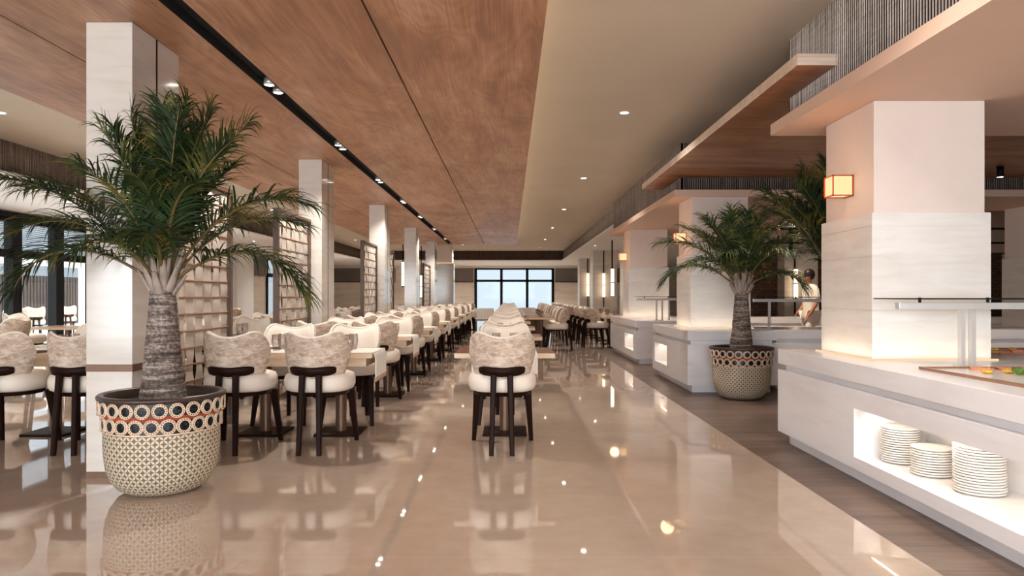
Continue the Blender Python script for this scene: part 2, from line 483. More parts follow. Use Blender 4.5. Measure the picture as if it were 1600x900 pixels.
mb.box(2.45, 3.95, 16.3, 39.2, ZL, ZL+0.08); mb.box(3.95, 14, 17.15, 39.2, ZL, ZL+0.08)
mb.box(2.36, 2.45, 16.3, 33.42, ZL, ZL+0.03); mb.box(-6.67, 2.45, 33.41, 33.5, ZL, ZL+0.03); mb.box(-6.67, -6.58, Y0, 33.41, ZL, ZL+0.03)
struct('ceiling_low', mb, 'white_ceiling')

def bamboo(name, p0, p1, z0, z1, pitch, r, mats):
    # stick cladding standing in front of a dark board; the sticks look to the left of p0->p1
    a, b = Vector(p0), Vector(p1); d = (b-a); L = d.length; d.normalize(); nrm = Vector((-d.y, d.x))
    m = MB()
    q = [a - nrm*0.0, b - nrm*0.0, b - nrm*0.05, a - nrm*0.05]
    m.add([(p.x,p.y,z0) for p in q] + [(p.x,p.y,z1) for p in q], [(0,1,5,4),(1,2,6,5),(2,3,7,6),(3,0,4,7),(3,2,1,0),(4,5,6,7)], 1)
    for i in range(int(L/pitch)):
        c = a + d*(i+0.5)*pitch + nrm*0.002
        rr = r*random.uniform(0.8, 1.1); dz = random.uniform(0, 0.004)
        vs = []
        for z in (z0+dz, z1):
            for k in range(5):
                an = pi*k/4
                p = c + d*rr*cos(an) + nrm*rr*sin(an)*1.2
                vs.append((p.x, p.y, z))
        m.add(vs, [(k+1, k, 5+k, 6+k) for k in range(4)] + [(0,1,2,3,4),(9,8,7,6,5)], 0, True)
    return struct(name, m, mats)
bamboo('trim_1', (2.25, Y0+2.2), (2.25, 5.9), ZS+0.09, ZC, 0.029, 0.0052, ['bamboo','bamboo_back'])
bamboo('trim_2', (2.25, 5.9), (11.5, 5.9), ZS+0.09, 2.78, 0.05, 0.018, ['bamboo','bamboo_back'])
bamboo('trim_3', (2.30, 9.85), (2.30, 16.3), ZS+0.09, ZC, 0.030, 0.0056, ['bamboo_mid','bamboo_back'])
bamboo('trim_4', (11.5, 9.85), (2.30, 9.85), ZS+0.09, ZC, 0.03, 0.009, ['bamboo_mid','bamboo_back'])
bamboo('trim_5', (2.45, 16.32), (2.45, 33.5), ZL+0.03, ZC, 0.035, 0.013, ['bamboo_mid','bamboo_back'])
bamboo('trim_6', (2.45, 33.5), (-6.67, 33.5), ZL+0.03, ZC, 0.06, 0.022, ['bamboo_dark','bamboo_back'])
bamboo('trim_7', (-6.67, 33.5), (-6.67, Y0), ZL+0.03, ZC, 0.05, 0.018, ['bamboo_dark','bamboo_back'])

# right hand slabs and the timber canopy between them
struct('ceiling_slab_near', MB().box(2.15, 14, Y0, 6.05, ZS, ZS+0.09), 'slab_plaster')
mb = MB(); mb.box(2.19, 3.95, 9.75, 16.2, ZS, ZS+0.09); mb.box(3.95, 14, 9.75, 11.4, ZS, ZS+0.09)
struct('ceiling_slab_far', mb, 'slab_plaster')
mb = MB(); mb.box(1.975, 14, 5.04, 10.96, 2.785, 2.865, 0)
m = struct('ceiling_canopy', mb, ['timber_canopy', 'timber_edge'])
for p in m.data.polygons:
    if abs(p.normal.z) < 0.5: p.material_index = 1

# walls
mb = MB(); mb.box(-9.7, -1.87, 39, 39.2, 0, ZL); mb.box(2.32, 14, 39, 39.2, 0, ZL); mb.box(-1.87, 2.32, 39, 39.2, 2.66, ZL); mb.box(-1.87, 2.32, 39, 39.2, 0, 0.1)
# second opening left of the far window
struct('wall_back', mb, 'beige_stone')
mb = MB(); mb.box(-9.4, -6.1, 38.94, 39, 1.95, 2.66); mb.box(-3.4, -1.95, 38.94, 39, 1.95, 2.66); mb.box(2.4, 8, 38.94, 39, 1.95, 2.66)
mb.box(-3.4, -1.95, 38.92, 39, 1.91, 1.95, 1); mb.box(2.4, 8, 38.92, 39, 1.91, 1.95, 1); mb.box(-9.4, -6.1, 38.92, 39, 1.91, 1.95, 1)
struct('wall_back_panel', mb, ['grey_panel', 'black_metal'])
mb = MB(); mb.box(-9.7, -9.5, Y0, 4.6, 0, ZL); mb.box(-9.7, -9.5, 18.6, 28.5, 0, ZL); mb.box(-9.7, -9.5, 30.6, 39, 0, ZL); mb.box(-9.7,-9.5, 28.5, 30.6, 2.7, ZL); mb.box(-9.7,-9.5, 4.6, 18.6, 2.75, ZL)
struct('wall_left', mb, 'beige_stone')
mb = MB(); mb.box(-9.5, -9.42, 19.2, 24.6, 1.95, 2.7); mb.box(-9.5, -9.42, 26.4, 28.4, 1.95, 2.7)
struct('wall_left_panel', mb, 'grey_panel')
struct('wall_left_pier', MB().box(-9.5, -9.2, 24.7, 26.3, 0, ZL), 'white_paint')
struct('wall_right', MB().box(14, 14.2, Y0, 39.2, 0, ZC+0.1), 'beige_stone')
mb = MB(); mb.box(3.95, 14, 17.0, 17.15, 0, 2.2, 0); mb.box(3.95, 14, 17.0, 17.15, 2.2, ZC, 1)
struct('wall_mosaic', mb, ['mosaic', 'slab_plaster'])
mb = MB()
for x in (4.6, 5.55, 6.5, 8.6, 10.4): mb.box(x-0.035, x+0.035, 16.94, 17.0, 2.2, ZC)
for z in (2.42, 2.75): mb.box(4.0, 12, 16.93, 17.0, z-0.02, z+0.02)
struct('trim_8', mb, 'black_metal')
mb = MB()
for x0, x1 in ((6.2, 6.95), (8.9, 9.7), (11.4, 12.2)): mb.box(x0, x1, 16.55, 16.99, 0, 2.16)
struct('wall_mosaic_pier', mb, 'beige_stone')
# front wall behind the camera: glazed
mb = MB(); mb.box(-9.7, -7.2, Y0-0.3, Y0-0.1, 0, ZC); mb.box(6.4, 14.2, Y0-0.3, Y0-0.1, 0, ZC); mb.box(-7.2, 6.4, Y0-0.3, Y0-0.1, 2.85, ZC+0.1)
struct('wall_front', mb, 'beige_stone')
mb = MB()
for i in range(9): mb.box(-7.2+1.7*i-0.04, -7.2+1.7*i+0.04, Y0-0.28, Y0-0.18, 0, 2.85)
struct('window_3', mb, 'black_metal')

# windows
def window_back(name, x0, x1, n, yw=39.0, zt=2.66, ztr=1.99):
    w = bpy.data.objects.new(name, None); COL.objects.link(w); w['kind'] = 'structure'
    m = MB(); f = 0.07
    st = (x1-x0)/n
    for i in range(n+1): m.box(x0+st*i-f, x0+st*i+f, yw-0.02, yw+0.12, 0.05, zt)
    m.box(x0, x1, yw-0.02, yw+0.12, zt-0.08, zt); m.box(x0, x1, yw-0.02, yw+0.12, ztr-0.06, ztr+0.06); m.box(x0, x1, yw-0.02, yw+0.12, 0.05, 0.15)
    m.build('window_frame', 'black_metal', w)
    for i in range(n): MB().box(x0+st*i+f, x0+st*(i+1)-f, yw+0.05, yw+0.06, 0.15, zt-0.08).build('pane', 'glass', w)
    return w
window_back('window_1', -1.83, 2.28, 3)
w2 = bpy.data.objects.new('window_2', None); COL.objects.link(w2); w2['kind'] = 'structure'
m = MB(); posts = [4.7 + 1.33*i for i in range(11)]
ys_ = [5.75-1.33+1.33*i for i in range(1, 11)]
posts = [14.05 + 1.33*i for i in range(-7, 4)]
for y in posts: m.box(-9.62, -9.44, y-0.13, y+0.13, 0, 2.78)
m.box(-9.62, -9.42, 4.6, 18.7, 2.6, 2.78); m.box(-9.62, -9.46, 4.6, 18.7, 1.93, 2.08); m.box(-9.62, -9.46, 4.6, 18.7, 0, 0.12)
m.box(-9.42, -9.36, 4.6, 18.7, 2.68, 2.72)
m.build('window_frame', 'black_metal', w2)
for a, b in zip(posts, posts[1:]):
    MB().box(-9.56, -9.55, a+0.13, b-0.13, 0.12, 1.93).build('pane', 'glass', w2)
    MB().box(-9.56, -9.55, a+0.13, b-0.13, 2.08, 2.6).build('pane', 'glass', w2)
    bl = MB()
    for k in range(13):
        z = 2.10 + 0.04*k
        bl.box(-9.50, -9.46, a+0.10, b-0.10, z, z+0.006)
    bl.build('blind', 'black_metal', w2)
w4 = bpy.data.objects.new('window_4', None); COL.objects.link(w4); w4['kind'] = 'structure'
m = MB(); m.box(-9.62, -9.44, 28.5, 28.62, 0, 2.7); m.box(-9.62, -9.44, 30.45, 30.6, 0, 2.7); m.box(-9.62, -9.44, 28.5, 30.6, 1.93, 2.08); m.box(-9.62,-9.44,28.5,30.6,2.6,2.7)
m.build('window_frame', 'black_metal', w4); MB().box(-9.56, -9.55, 28.6, 30.5, 0, 2.6).build('pane', 'glass', w4)
# far left window of the back wall, standing in front of the wall line as a lit glazed bay
def bay(name, x0, x1):
    w = bpy.data.objects.new(name, None); COL.objects.link(w); w['kind'] = 'structure'
    return w

# ================================================================== COLUMNS, LEFT
def left_column(y, label, band):
    t = thing('column', label, 'column', (-2.637, y, 0), 0, 'slim stone columns of the left row')
    w = 0.1515
    m = MB(); m.box(-w, w, 0, 0.325, 0.04, ZW-0.001); m.box(-w, w, 0.345, 0.68, 0.04, ZW-0.001)
    m.build('shaft', 'travertine', t, bevel=0.003)
    MB().box(-w-0.001, w+0.001, 0.3245, 0.3455, 0.04, ZW-0.001).build('inlay_strip', 'dark_wood', t)
    MB().box(-w-0.002, w+0.002, -0.002, 0.682, 0, 0.04).build('plinth', 'bronze', t)
    if band: MB().box(-w-0.002, w+0.002, -0.002, 0.682, 0.70, 0.748).build('metal_band', 'bronze', t)
    return t
for i, y in enumerate((4.82, 9.67, 14.5, 19.33, 24.15)):
    left_column(y, ['slim pale stone column right behind the large potted palm on the left',
                    'slim stone column beside the second woven screen, second in the left row',
                    'slim stone column beyond the third woven screen, third in the left row',
                    'slim stone column, fourth from the front in the left row',
                    'slim stone column, fifth and smallest from the front in the left row'][i], i == 0 or True)
t = thing('column', 'wide stone column at the far end of the left row with warm lit ledge', 'column', (-2.6, 29, 0))
MB().box(-0.36, 0.36, 0, 0.75, 0, 2.48).build('cladding', 'travertine', t)
MB().box(-0.30, 0.30, 0.06, 0.7, 2.48, ZC-0.001).build('upper_shaft', 'plaster_pink', t)
MB().box(-0.35, 0.35, 0.01, 0.05, 2.481, 2.50).build('ledge_light', 'led_glow', t)

# ================================================================== BUFFET ISLANDS AND CLAD COLUMNS, RIGHT
ZT = 0.765
def island(name, label, x0, x1, y0, y1, niche=None, cat='buffet counter'):
    t = thing(name, label, cat, (x0, y0, 0))
    X, Y = x1-x0, y1-y0
    g = 0.05
    m = MB(); m.box(0, X, 0, Y, 0.645, ZT); m.build('countertop', 'counter_stone', t, bevel=0.004)
    MB().box(g, X-g, g, Y-g, 0.597, 0.645).build('shadow_gap', 'counter_stone', t)
    MB().box(0.07, X-0.07, 0.07, Y-0.07, 0, 0.093).build('plinth', 'counter_stone', t)
    m = MB()
    if niche:
        n0, n1, z0, z1 = niche[0]-y0, niche[1]-y0, niche[2], niche[3]; D = 0.46
        m.box(0, X, 0, n0, 0.093, 0.597); m.box(0, X, n1, Y, 0.093, 0.597)
        m.box(0, X, n0, n1, 0.093, z0); m.box(0, X, n0, n1, z1, 0.597); m.box(D, X, n0, n1, z0, z1)
        m.build('body', 'counter_stone', t)
        MB().box(0.05, 0.075, n0+0.02, n1-0.02, z1-0.012, z1-0.001).build('niche_light', 'led_glow', t)
        a = area('niche_glow', (x0+0.10, (niche[0]+niche[1])/2, z1-0.015), (0, R(-25), 0), 0.03, (n1-n0)*0.96, (1.15 if n1-n0 > 1.5 else 0.8)*(n1-n0), WARM)
    else:
        m.box(0, X, 0, Y, 0.093, 0.597); m.build('body', 'counter_stone', t, bevel=0.004)
    return t
island('buffet_island', 'near white stone buffet counter with lit niche of plates in its side', 2.20, 7.2, 1.6, 6.02, (2.35, 4.69, 0.17, 0.48))
island('buffet_island', 'white stone buffet counter behind the potted palm, with small lit niche', 2.19, 3.3, 9.04, 11.26, (10.24, 11.1, 0.22, 0.5))
island('buffet_island', 'farthest white buffet counter, reaching the dining tables at the back', 2.19, 3.5, 12.75, 16.0, (13.05, 14.0, 0.22, 0.5))
island('buffet_bar', 'long shaded buffet counter running right behind the second potted palm', 3.36, 9.0, 9.35, 10.2)
island('service_counter', 'bright lit serving counter behind the walking person', 4.3, 10.5, 14.7, 15.5)

def clad_column(x, y, label, zb=ZT, lamp=True, light=0.42, group='square columns on the buffet'):
    t = thing('clad_column', label, 'column', (x, y, zb), 0, group)
    h = 1.76 - zb
    m = MB(); w = 0.80
    for z0, z1 in ((0, 1.10-zb), (1.103-zb, 1.467-zb), (1.469-zb, 1.668-zb), (1.67-zb, h)):
        m.box(0, w, 0, w, z0, z1)
    m.box(0.004, w-0.004, 0.004, w-0.004, 0, h-0.002)
    m.build('cladding', 'cladding', t)
    MB().box(0.025, w-0.025, 0.025, w-0.025, h, ZS-zb-0.001).build('upper_shaft', 'plaster_pink', t, bevel=0.004)
    m = MB(); m.box(-0.03, w+0.03, -0.035, -0.02, 0, 0.012); m.box(-0.035, -0.02, -0.03, w+0.03, 0, 0.012)
    m.build('base_light', 'led_glow', t)
    if light:
        area('column_glow', (x+w/2, y-0.10, zb+0.014), (R(162), 0, 0), w+0.1, 0.13, light, WARM)
        area('column_glow', (x-0.09, y+w/2, zb+0.014), (0, R(198), 0), 0.11, w, light, WARM)
    return t
clad_column(2.435, 4.93, 'large pale stone column on the near buffet counter, on the right')
clad_column(2.40, 9.75, 'stone clad column half hidden behind the second potted palm')
clad_column(2.36, 14.57, 'smallest stone clad column on the farthest buffet counter')
clad_column(7.55, 10.45, 'stone clad column cut off by the right edge of the picture', 0.0, light=0, group=None)

def lantern(x, y, label):
    # cube lantern hung on the left face of a column
    t = thing('wall_lantern', label, 'lamp', (x, y, 1.915), 0, 'square wall lanterns on the columns')
    s = 0.15; b = 0.008
    MB().box(b, s-b, b, s-b, b, s-b).build('lamp_shade', 'lamp_glow', t)
    m = MB()
    for a in (0, s-b):
        for c in (0, s-b):
            m.box(a, a+b, c, c+b, 0, s); m.box(a, a+b, 0, s, c, c+b); m.box(0, s, a, a+b, c, c+b)
    m.build('frame', 'red_metal', t)
    d = bpy.data.lights.new('lantern_light', 'POINT'); d.energy = 1.3; d.color = (1, 0.5, 0.26); d.shadow_soft_size = 0.09
    o = bpy.data.objects.new('lantern_light', d); COL.objects.link(o); o.location = (x-0.10, y+0.06, 1.99)
lantern(2.307, 5.24, 'glowing square lantern on the near column, largest of three')
lantern(2.272, 10.06, 'glowing square lantern above the palm, on the second column')
lantern(2.232, 14.9, 'glowing square lantern on the farthest clad column, smallest of three')

# far right colonnade with tube sconces
def sconce(x, y, z0, z1, pz0, pz1, label, n=2, r=0.045, group='tube sconces'):
    t = thing('tube_sconce', label, 'lamp', (x, y, z0), 0, group)
    MB().cyl((0, 0.03, pz0-z0), (0, 0.03, pz1-z0), 0.02, n=8).build('pole', 'dark_wood', t)
    hh = (z1-z0)/n
    for k in range(n):
        MB().cyl((0, -0.02, k*hh+0.015), (0, -0.02, (k+1)*hh-0.015), r, n=14).build('glow_tube', 'tube_glow', t)
    m = MB()
    for k in range(n+1): m.cyl((0, -0.02, k*hh-0.012), (0, -0.02, k*hh+0.012), r*1.15, n=14)
    m.build('collar', 'bronze', t)
    return t
for i, (x0, y) in enumerate(((3.22, 20.6), (2.93, 25.9), (2.98, 31.4))):
    t = thing('pier', ['beige stone pier nearest beyond the farthest buffet counter', 'beige stone pier, second along behind the right hand tables', 'beige stone pier nearest the far window on the right'][i], 'column', (x0, y, 0))
    MB().box(0, 0.85, 0, 0.9, 0, ZL-0.001).build('shaft', 'beige_stone', t)
    m = MB(); m.box(-0.005, 0.02, -0.004, 0.02, 0, ZL-0.002); m.build('corner_trim', 'steel', t)
sconce(3.32, 31.30, 1.17, 2.17, 0.75, 2.79, 'leftmost twin tube sconce on the far right pier')
sconce(3.30, 25.80, 1.14, 2.0, 0.8, 2.79, 'middle twin tube sconce on the second right pier')
sconce(2.93, 21.0, 1.18, 1.98, 1.18, 2.79, 'twin tube lamp hanging just left of the farthest buffet column')
sconce(6.41, 16.46, 1.14, 1.81, 0.4, 2.1, 'tube sconce on the pier behind the walking person', group=None)
sconce(-3.95, 27.0, 1.55, 2.45, 1.5, ZC-0.01, 'white tube pendant hanging left of the fourth slim column', group=None)
sconce(-3.64, 30.0, 1.12, 2.04, 1.1, ZC-0.01, 'warm tube pendant seen between the last two slim columns', group=None)

# ================================================================== CEILING LAMPS
def downlight(x, y, z, label, energy=110, group='round ceiling downlights'):
    t = thing('downlight', label, 'ceiling light', (x, y, z), 0, group)
    MB().lathe([(0.062, -0.001), (0.062, -0.008), (0.048, -0.008), (0.044, -0.001)], 20).build('trim_ring', 'white_paint', t)
    MB().disc(0.044, -0.003, 20, up=False).build('lens', 'spot_glow', t)
    if energy:
        d = bpy.data.lights.new('downlight_beam', 'SPOT'); d.energy = energy; d.color = (1, 0.95, 0.89); d.spot_size = R(140); d.spot_blend = 0.9; d.shadow_soft_size = 0.05
        o = bpy.data.objects.new('downlight_beam', d); COL.objects.link(o); o.location = (x, y, z-0.02)
for k, y in enumerate((3.6, 8.2, 12.76, 17.4, 22.1, 26.7, 31.3)):
    if k == 0:
        continue
    downlight(1.28, y, ZC, f'downlight in the cream ceiling right of the timber, {ORD[k-1]} from the front')
for k, y in enumerate((8.2, 12.85, 17.5, 22.1, 27.0, 31.0)):
    downlight(-5.7, y, ZC, f'downlight in the cream ceiling left of the timber, {ORD[k]} from the front')
downlight(-1.9, 29.5, ZC, 'downlight in front of the far fascia, on its left half')
downlight(-7.52, 12.5, ZL, 'small downlight in the white ceiling above the dark window')
for k, y in enumerate((17.0, 21.5, 26.0, 31.0)):  # lamps added further along the aisle to brighten the far walls
    downlight(-7.52, y, ZL, f'added downlight in the low ceiling of the left aisle, {ORD[k+1]} from the front', 70)
for k, x in enumerate((-5.0, -2.5, 0.2, 2.6)):  # added fill lamps, brightening the back wall and low ceiling
    downlight(x, 36.2, ZL, f'added fill downlight in the low ceiling before the far window, {ORD[k]} from left', 170)
for k, y in enumerate((18.6, 23.4, 28.5)):  # added lamps that lift the dim front faces of the piers
    downlight(2.72, y, ZL, f'added downlight in the white ceiling strip before the right piers, {ORD[k]} from the front', 55)
downlight(7.9, 26.0, ZL, 'small downlight in the white ceiling seen between the clad columns', 60)
# unseen lamp rows over the camera
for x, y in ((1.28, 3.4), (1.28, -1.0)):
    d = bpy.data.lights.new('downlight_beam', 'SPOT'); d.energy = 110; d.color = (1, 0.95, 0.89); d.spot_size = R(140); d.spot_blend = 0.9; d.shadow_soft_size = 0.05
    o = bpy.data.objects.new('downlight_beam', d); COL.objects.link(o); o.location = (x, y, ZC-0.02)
for k, y in enumerate((6.42, 8.95, 11.6, 14.2, 16.9, 20.0, 23.4)):
    t = thing('track_spot', f'twin spotlight in the black ceiling slot, {ORD[k]} from the front', 'ceiling light', (-2.07, y, ZW+0.03), 0, 'spotlights in the black slot')
    for dy in (-0.12, 0.12):
        b = MB(); b.lathe([(0.030, 0.045), (0.045, 0.035), (0.048, -0.02), (0.040, -0.022)], 16, (0, dy, 0)).build('housing', 'steel', t)
        MB().disc(0.040, -0.015, 16, (0, dy, 0), up=False).build('lens', 'spot_glow', t)
    d = bpy.data.lights.new('track_beam', 'SPOT'); d.energy = 110; d.color = (1, 0.94, 0.87); d.spot_size = R(130); d.spot_blend = 0.8; d.shadow_soft_size = 0.05
    o = bpy.data.objects.new('track_beam', d); COL.objects.link(o); o.location = (-2.07, y, ZW-0.02)
t = thing('ceiling_spot', 'black cylinder spotlight under the timber canopy at far right', 'ceiling light', (6.02, 9.0, 2.785))
MB().lathe([(0.001, 0), (0.04, 0), (0.04, -0.13), (0.034, -0.13)], 18).build('housing', 'black_metal', t)
MB().disc(0.034, -0.128, 18, up=False).build('lens', 'spot_glow', t)
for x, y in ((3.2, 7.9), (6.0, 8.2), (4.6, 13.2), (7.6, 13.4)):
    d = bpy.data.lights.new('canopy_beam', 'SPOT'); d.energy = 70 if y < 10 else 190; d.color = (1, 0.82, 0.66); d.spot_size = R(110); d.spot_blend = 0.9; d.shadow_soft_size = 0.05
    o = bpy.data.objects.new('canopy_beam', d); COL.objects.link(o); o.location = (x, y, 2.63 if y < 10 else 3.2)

# ================================================================== WOVEN SCREENS
M['screen_frame'] = plain('screen_frame', '#5A483D', 0.5, var=0.15, nscale=12)
M['crossbar'] = plain('crossbar', '#8F6A50', 0.4, 0.2, var=0.1)
def screen(y0, y1, label, x=-2.637, H=2.19):
    t = thing('woven_screen', label, 'room divider', (x, y0, 0), 0, 'woven ribbon screens')
    L = y1-y0
    for y in (0, L-0.05): MB().box(-0.03, 0.03, y, y+0.05, 0, H).build('frame_post', 'screen_frame', t)
    MB().box(-0.03, 0.03, 0.05, L-0.05, H-0.035, H).build('top_rail', 'bronze', t)
    MB().box(-0.03, 0.03, 0.05, L-0.05, 0.04, 0.08).build('bottom_rail', 'bronze', t)
    nr = 15; st = (H-0.12)/nr
    for k in range(1, nr): MB().cyl((0, 0.05, 0.08+st*k), (0, L-0.05, 0.08+st*k), 0.008, n=8).build('crossbar', 'crossbar', t)
    nb = 7; bw = (L-0.1)/nb
    for j in range(nb):
        yc = 0.05 + bw*(j+0.5); rows = []
        n = 90
        for i in range(n+1):
            z = 0.08 + (H-0.115)*i/n
            ph = pi*(z-0.08)/st + j*pi
            off = 0.004*sin(ph)
            k_ = int((z-0.08)/st)
            open_ = 0.16 if k_ < 5 else (0.15 if (k_*7 + j*5) % 4 == 0 else 0.075)
            hw = bw*(0.485 - open_*abs(sin(ph/2 + (0 if j % 2 else pi/2))))
            rows.append([(off-0.0015, yc-hw, z), (off+0.002*sin(ph), yc, z), (off-0.0015, yc+hw, z)])
        MB().grid(rows).build('ribbon', 'ribbon', t)
    return t
t_ = NT('ribbon'); t_.set(Base_Color=t_.ramp(t_.noise(t_.coords((30, 3, 3)), 1.0, 4), [(0.3, lin('#B0A599')), (0.7, lin('#CBC0B4'))]), Roughness=0.55); M['ribbon'] = t_.m
screen(5.54, 6.89, 'woven ribbon screen behind the big palm trunk, nearest of the screens')
screen(8.24, 9.60, 'woven ribbon screen just left of the second slim column')
screen(13.05, 14.42, 'woven ribbon screen just left of the third slim column')
screen(15.25, 16.5, 'woven ribbon screen right behind the third slim column')
screen(22.2, 24.05, 'woven ribbon screen in front of the fifth slim column, farthest of the screens')

# ================================================================== DINING CHAIRS
ZCH = 0.71
def chair_surface(u, v, off):
    au = abs(u)
    hh = 0.165 * max(0.0, 1 - au**6) ** 0.5
    ear = 0.046 * math.exp(-((au-0.64)/0.33)**2) * max(v, 0)
    z = ZCH + hh*v + ear
    th = u*1.36
    s = 1 - 0.14*((1-v)/2)**1.8
    a, b = 0.268, 0.30
    lean = -0.035*v
    x = a*s*sin(th); y = 0.055 + b*(1-cos(th))*(0.92+0.08*v) + lean
    nx, ny = sin(th)/a, -cos(th)/b; l = math.hypot(nx, ny)
    return Vector((x + nx/l*off, y + ny/l*off, z))
def chair_parts():
    parts = []
    us = [-0.985 + 1.97*i/30 for i in range(31)]; vs_ = [-1 + 2*j/12 for j in range(13)]
    # outer shell, closed
    m = MB()
    bulge = lambda u, v: 0.014*(1-v**4)*(1-u**4)
    m.grid([[chair_surface(u, v, bulge(u, v)) for u in us] for v in vs_])
    m.grid([[chair_surface(u, v, -0.026) for u in reversed(us)] for v in vs_])
    for v in (1, -1):
        r1 = [chair_surface(u, v, 0) for u in us]; r2 = [chair_surface(u, v, -0.026) for u in us]
        m.grid([r1, r2] if v > 0 else [r2, r1])
    for u in (us[0], us[-1]):
        r1 = [chair_surface(u, v, 0) for v in vs_]; r2 = [chair_surface(u, v, -0.026) for v in vs_]
        m.grid([r1, r2] if u < 0 else [r2, r1])
    parts.append(('backrest', m, 'woven'))
    m = MB()
    pil = lambda u, v: -0.028 - 0.055*max(0, (1-u**6))*max(0, (1-v**4))**0.7
    m.grid([[chair_surface(u, v, pil(u, v)) for u in reversed(us)] for v in vs_])
    # padded rim that stands slightly proud of the shell
    rim = [(u, 1) for u in us] + [(us[-1], v) for v in reversed(vs_[1:-1])] + [(u, -1) for u in reversed(us)] + [(us[0], v) for v in vs_[1:-1]]
    ctr = [chair_surface(u, v*1.0, -0.024) for u, v in rim]
    rows = []
    for i, c in enumerate(ctr):
        tdir = (ctr[(i+1) % len(ctr)] - ctr[i-1]).normalized()
        u, v = rim[i]; nrm = (chair_surface(u, v, 0.01) - chair_surface(u, v, 0)).normalized(); sd = tdir.cross(nrm)
        rows.append([c + (nrm*cos(2*pi*k/6) + sd*sin(2*pi*k/6))*0.013 for k in range(6)])
    rows.append(rows[0])
    m.grid(rows, closed_u=True)
    parts.append(('back_cushion', m, 'cream_leather'))
    m = MB()
    m.lathe([(0.001,0.455),(0.84,0.455),(0.95,0.467),(1.0,0.50),(1.0,0.545),(0.95,0.582),(0.80,0.598),(0.5,0.603),(0.001,0.603)], 36, (0,0.335,0), sx=0.268, sy=0.262, power=0.78)
    parts.append(('seat', m, 'cream_leather'))
    m = MB(); m.lathe([(0.001,0.425),(0.84,0.425),(0.88,0.455),(0.001,0.456)], 28, (0,0.335,0), sx=0.262, sy=0.255, power=0.78, smooth=False)
    parts.append(('seat_frame', m, 'dark_wood'))
    # curved rail
    rows = []
    n = 20
    for i in range(n+1):
        u = -0.53 + 1.06*i/n
        e = 1 - abs(2*i/n-1)**8
        zc = 0.617 + 0.012*abs(u)/0.53; hz = 0.036*(0.6+0.4*e)
        ring = []
        for k in range(10):
            an = 2*pi*k/10
            zz = zc + hz*max(-1, min(1, 1.45*sin(an)))
            v = max(-1, min(1, (zz-ZCH)/0.165))
            p = chair_surface(u, v, 0.012 + 0.020*max(-1, min(1, 1.25*cos(an)))*(0.5+0.5*e)); p.z = zz
            ring.append(p)
        rows.append(ring)
    m = MB(); m.grid(rows, closed_u=True); m.add(rows[0], [tuple(range(10))]); m.add(rows[-1], [tuple(range(9,-1,-1))])
    parts.append(('back_rail', m, 'dark_wood'))
    for s in (-1, 1):
        parts.append(('leg', MB().taper((s*0.078, -0.004, 0), (s*0.062, 0.05, 0.60), 0.036, 0.046), 'dark_wood'))
        parts.append(('leg', MB().taper((s*0.238, 0.585, 0), (s*0.205, 0.50, 0.435), 0.034, 0.060), 'dark_wood'))
    return parts
CP = chair_parts()
CHAIR_MESH = [(n, m.mesh('chair_'+n, mt)) for n, m, mt in CP]
_all = MB(); _mats = ['woven', 'cream_leather', 'dark_wood']
for n, m, mt in CP:
    o_ = len(_all.v); _all.v += m.v
    for f, s in zip(m.f, m.sm):
        _all.f.append(tuple(i+o_ for i in f)); _all.mi.append(_mats.index(mt)); _all.sm.append(s)
CHAIR_FAR = _all.mesh('dining_chair', _mats)
def chair(x, y, rz, label, group, far=False):
    if far:
        o = bpy.data.objects.new('dining_chair', CHAIR_FAR); COL.objects.link(o)
        o.location = (x, y, 0); o.rotation_euler = (0, 0, rz)
        return tag(o, label, 'chair', group)
    t = thing('dining_chair', label, 'chair', (x, y, 0), rz, group)
    for n, me in CHAIR_MESH:
        p = bpy.data.objects.new(n, me); COL.objects.link(p); p.parent = t
    return t

# ================================================================== TABLES
ZTB = 0.72
def cloth_runner(pts, w, axis, label, z=ZTB+0.002, hang=0.24, nfold=7, group=None, both=False):
    # runner lying on a table and hanging over one end; axis 'x': hangs at +x end, 'y-': hangs at the near end
    (x0, x1, y0, y1) = pts
    m = MB(); rows = []; n = 24
    def P(a, b, zz, fold):
        return (a, b, zz)
    if axis == 'x':
        prof = [(x0, 0), ((x0+x1)/2, 0), (x1-0.012, 0), (x1+0.006, -0.006)] + [(x1+0.010, -0.006-hang*k/6) for k in range(1, 7)]
    else:
        prof = [(y1, 0), ((y0+y1)/2, 0), (y0+0.012, 0), (y0-0.006, -0.006)] + [(y0-0.010, -0.006-hang*k/6) for k in range(1, 7)]
    for j, (q, dz) in enumerate(prof):
        row = []
        for i in range(n*2+1):
            t = i/(n*2)
            f = 0.009*sin(2*pi*nfold*t)*min(1, max(0, -dz)/0.06)
            if axis == 'x': row.append((q+f+ (0.01 if dz < -0.01 else 0), y0+(y1-y0)*t, z+dz))
            else: row.append((x0+(x1-x0)*t, q-f-(0.01 if dz < -0.01 else 0), z+dz))
        rows.append(row)
    m.grid(rows)
    for q in range(1, n*2+1): m.mi[-q] = 1
    o = m.build('table_runner', ['white_cloth', 'cloth_hem'])
    sol = o.modifiers.new('thickness', 'SOLIDIFY'); sol.thickness = 0.003; sol.offset = 1 if axis == 'x' else 1
    return tag(o, label, 'table runner', group)
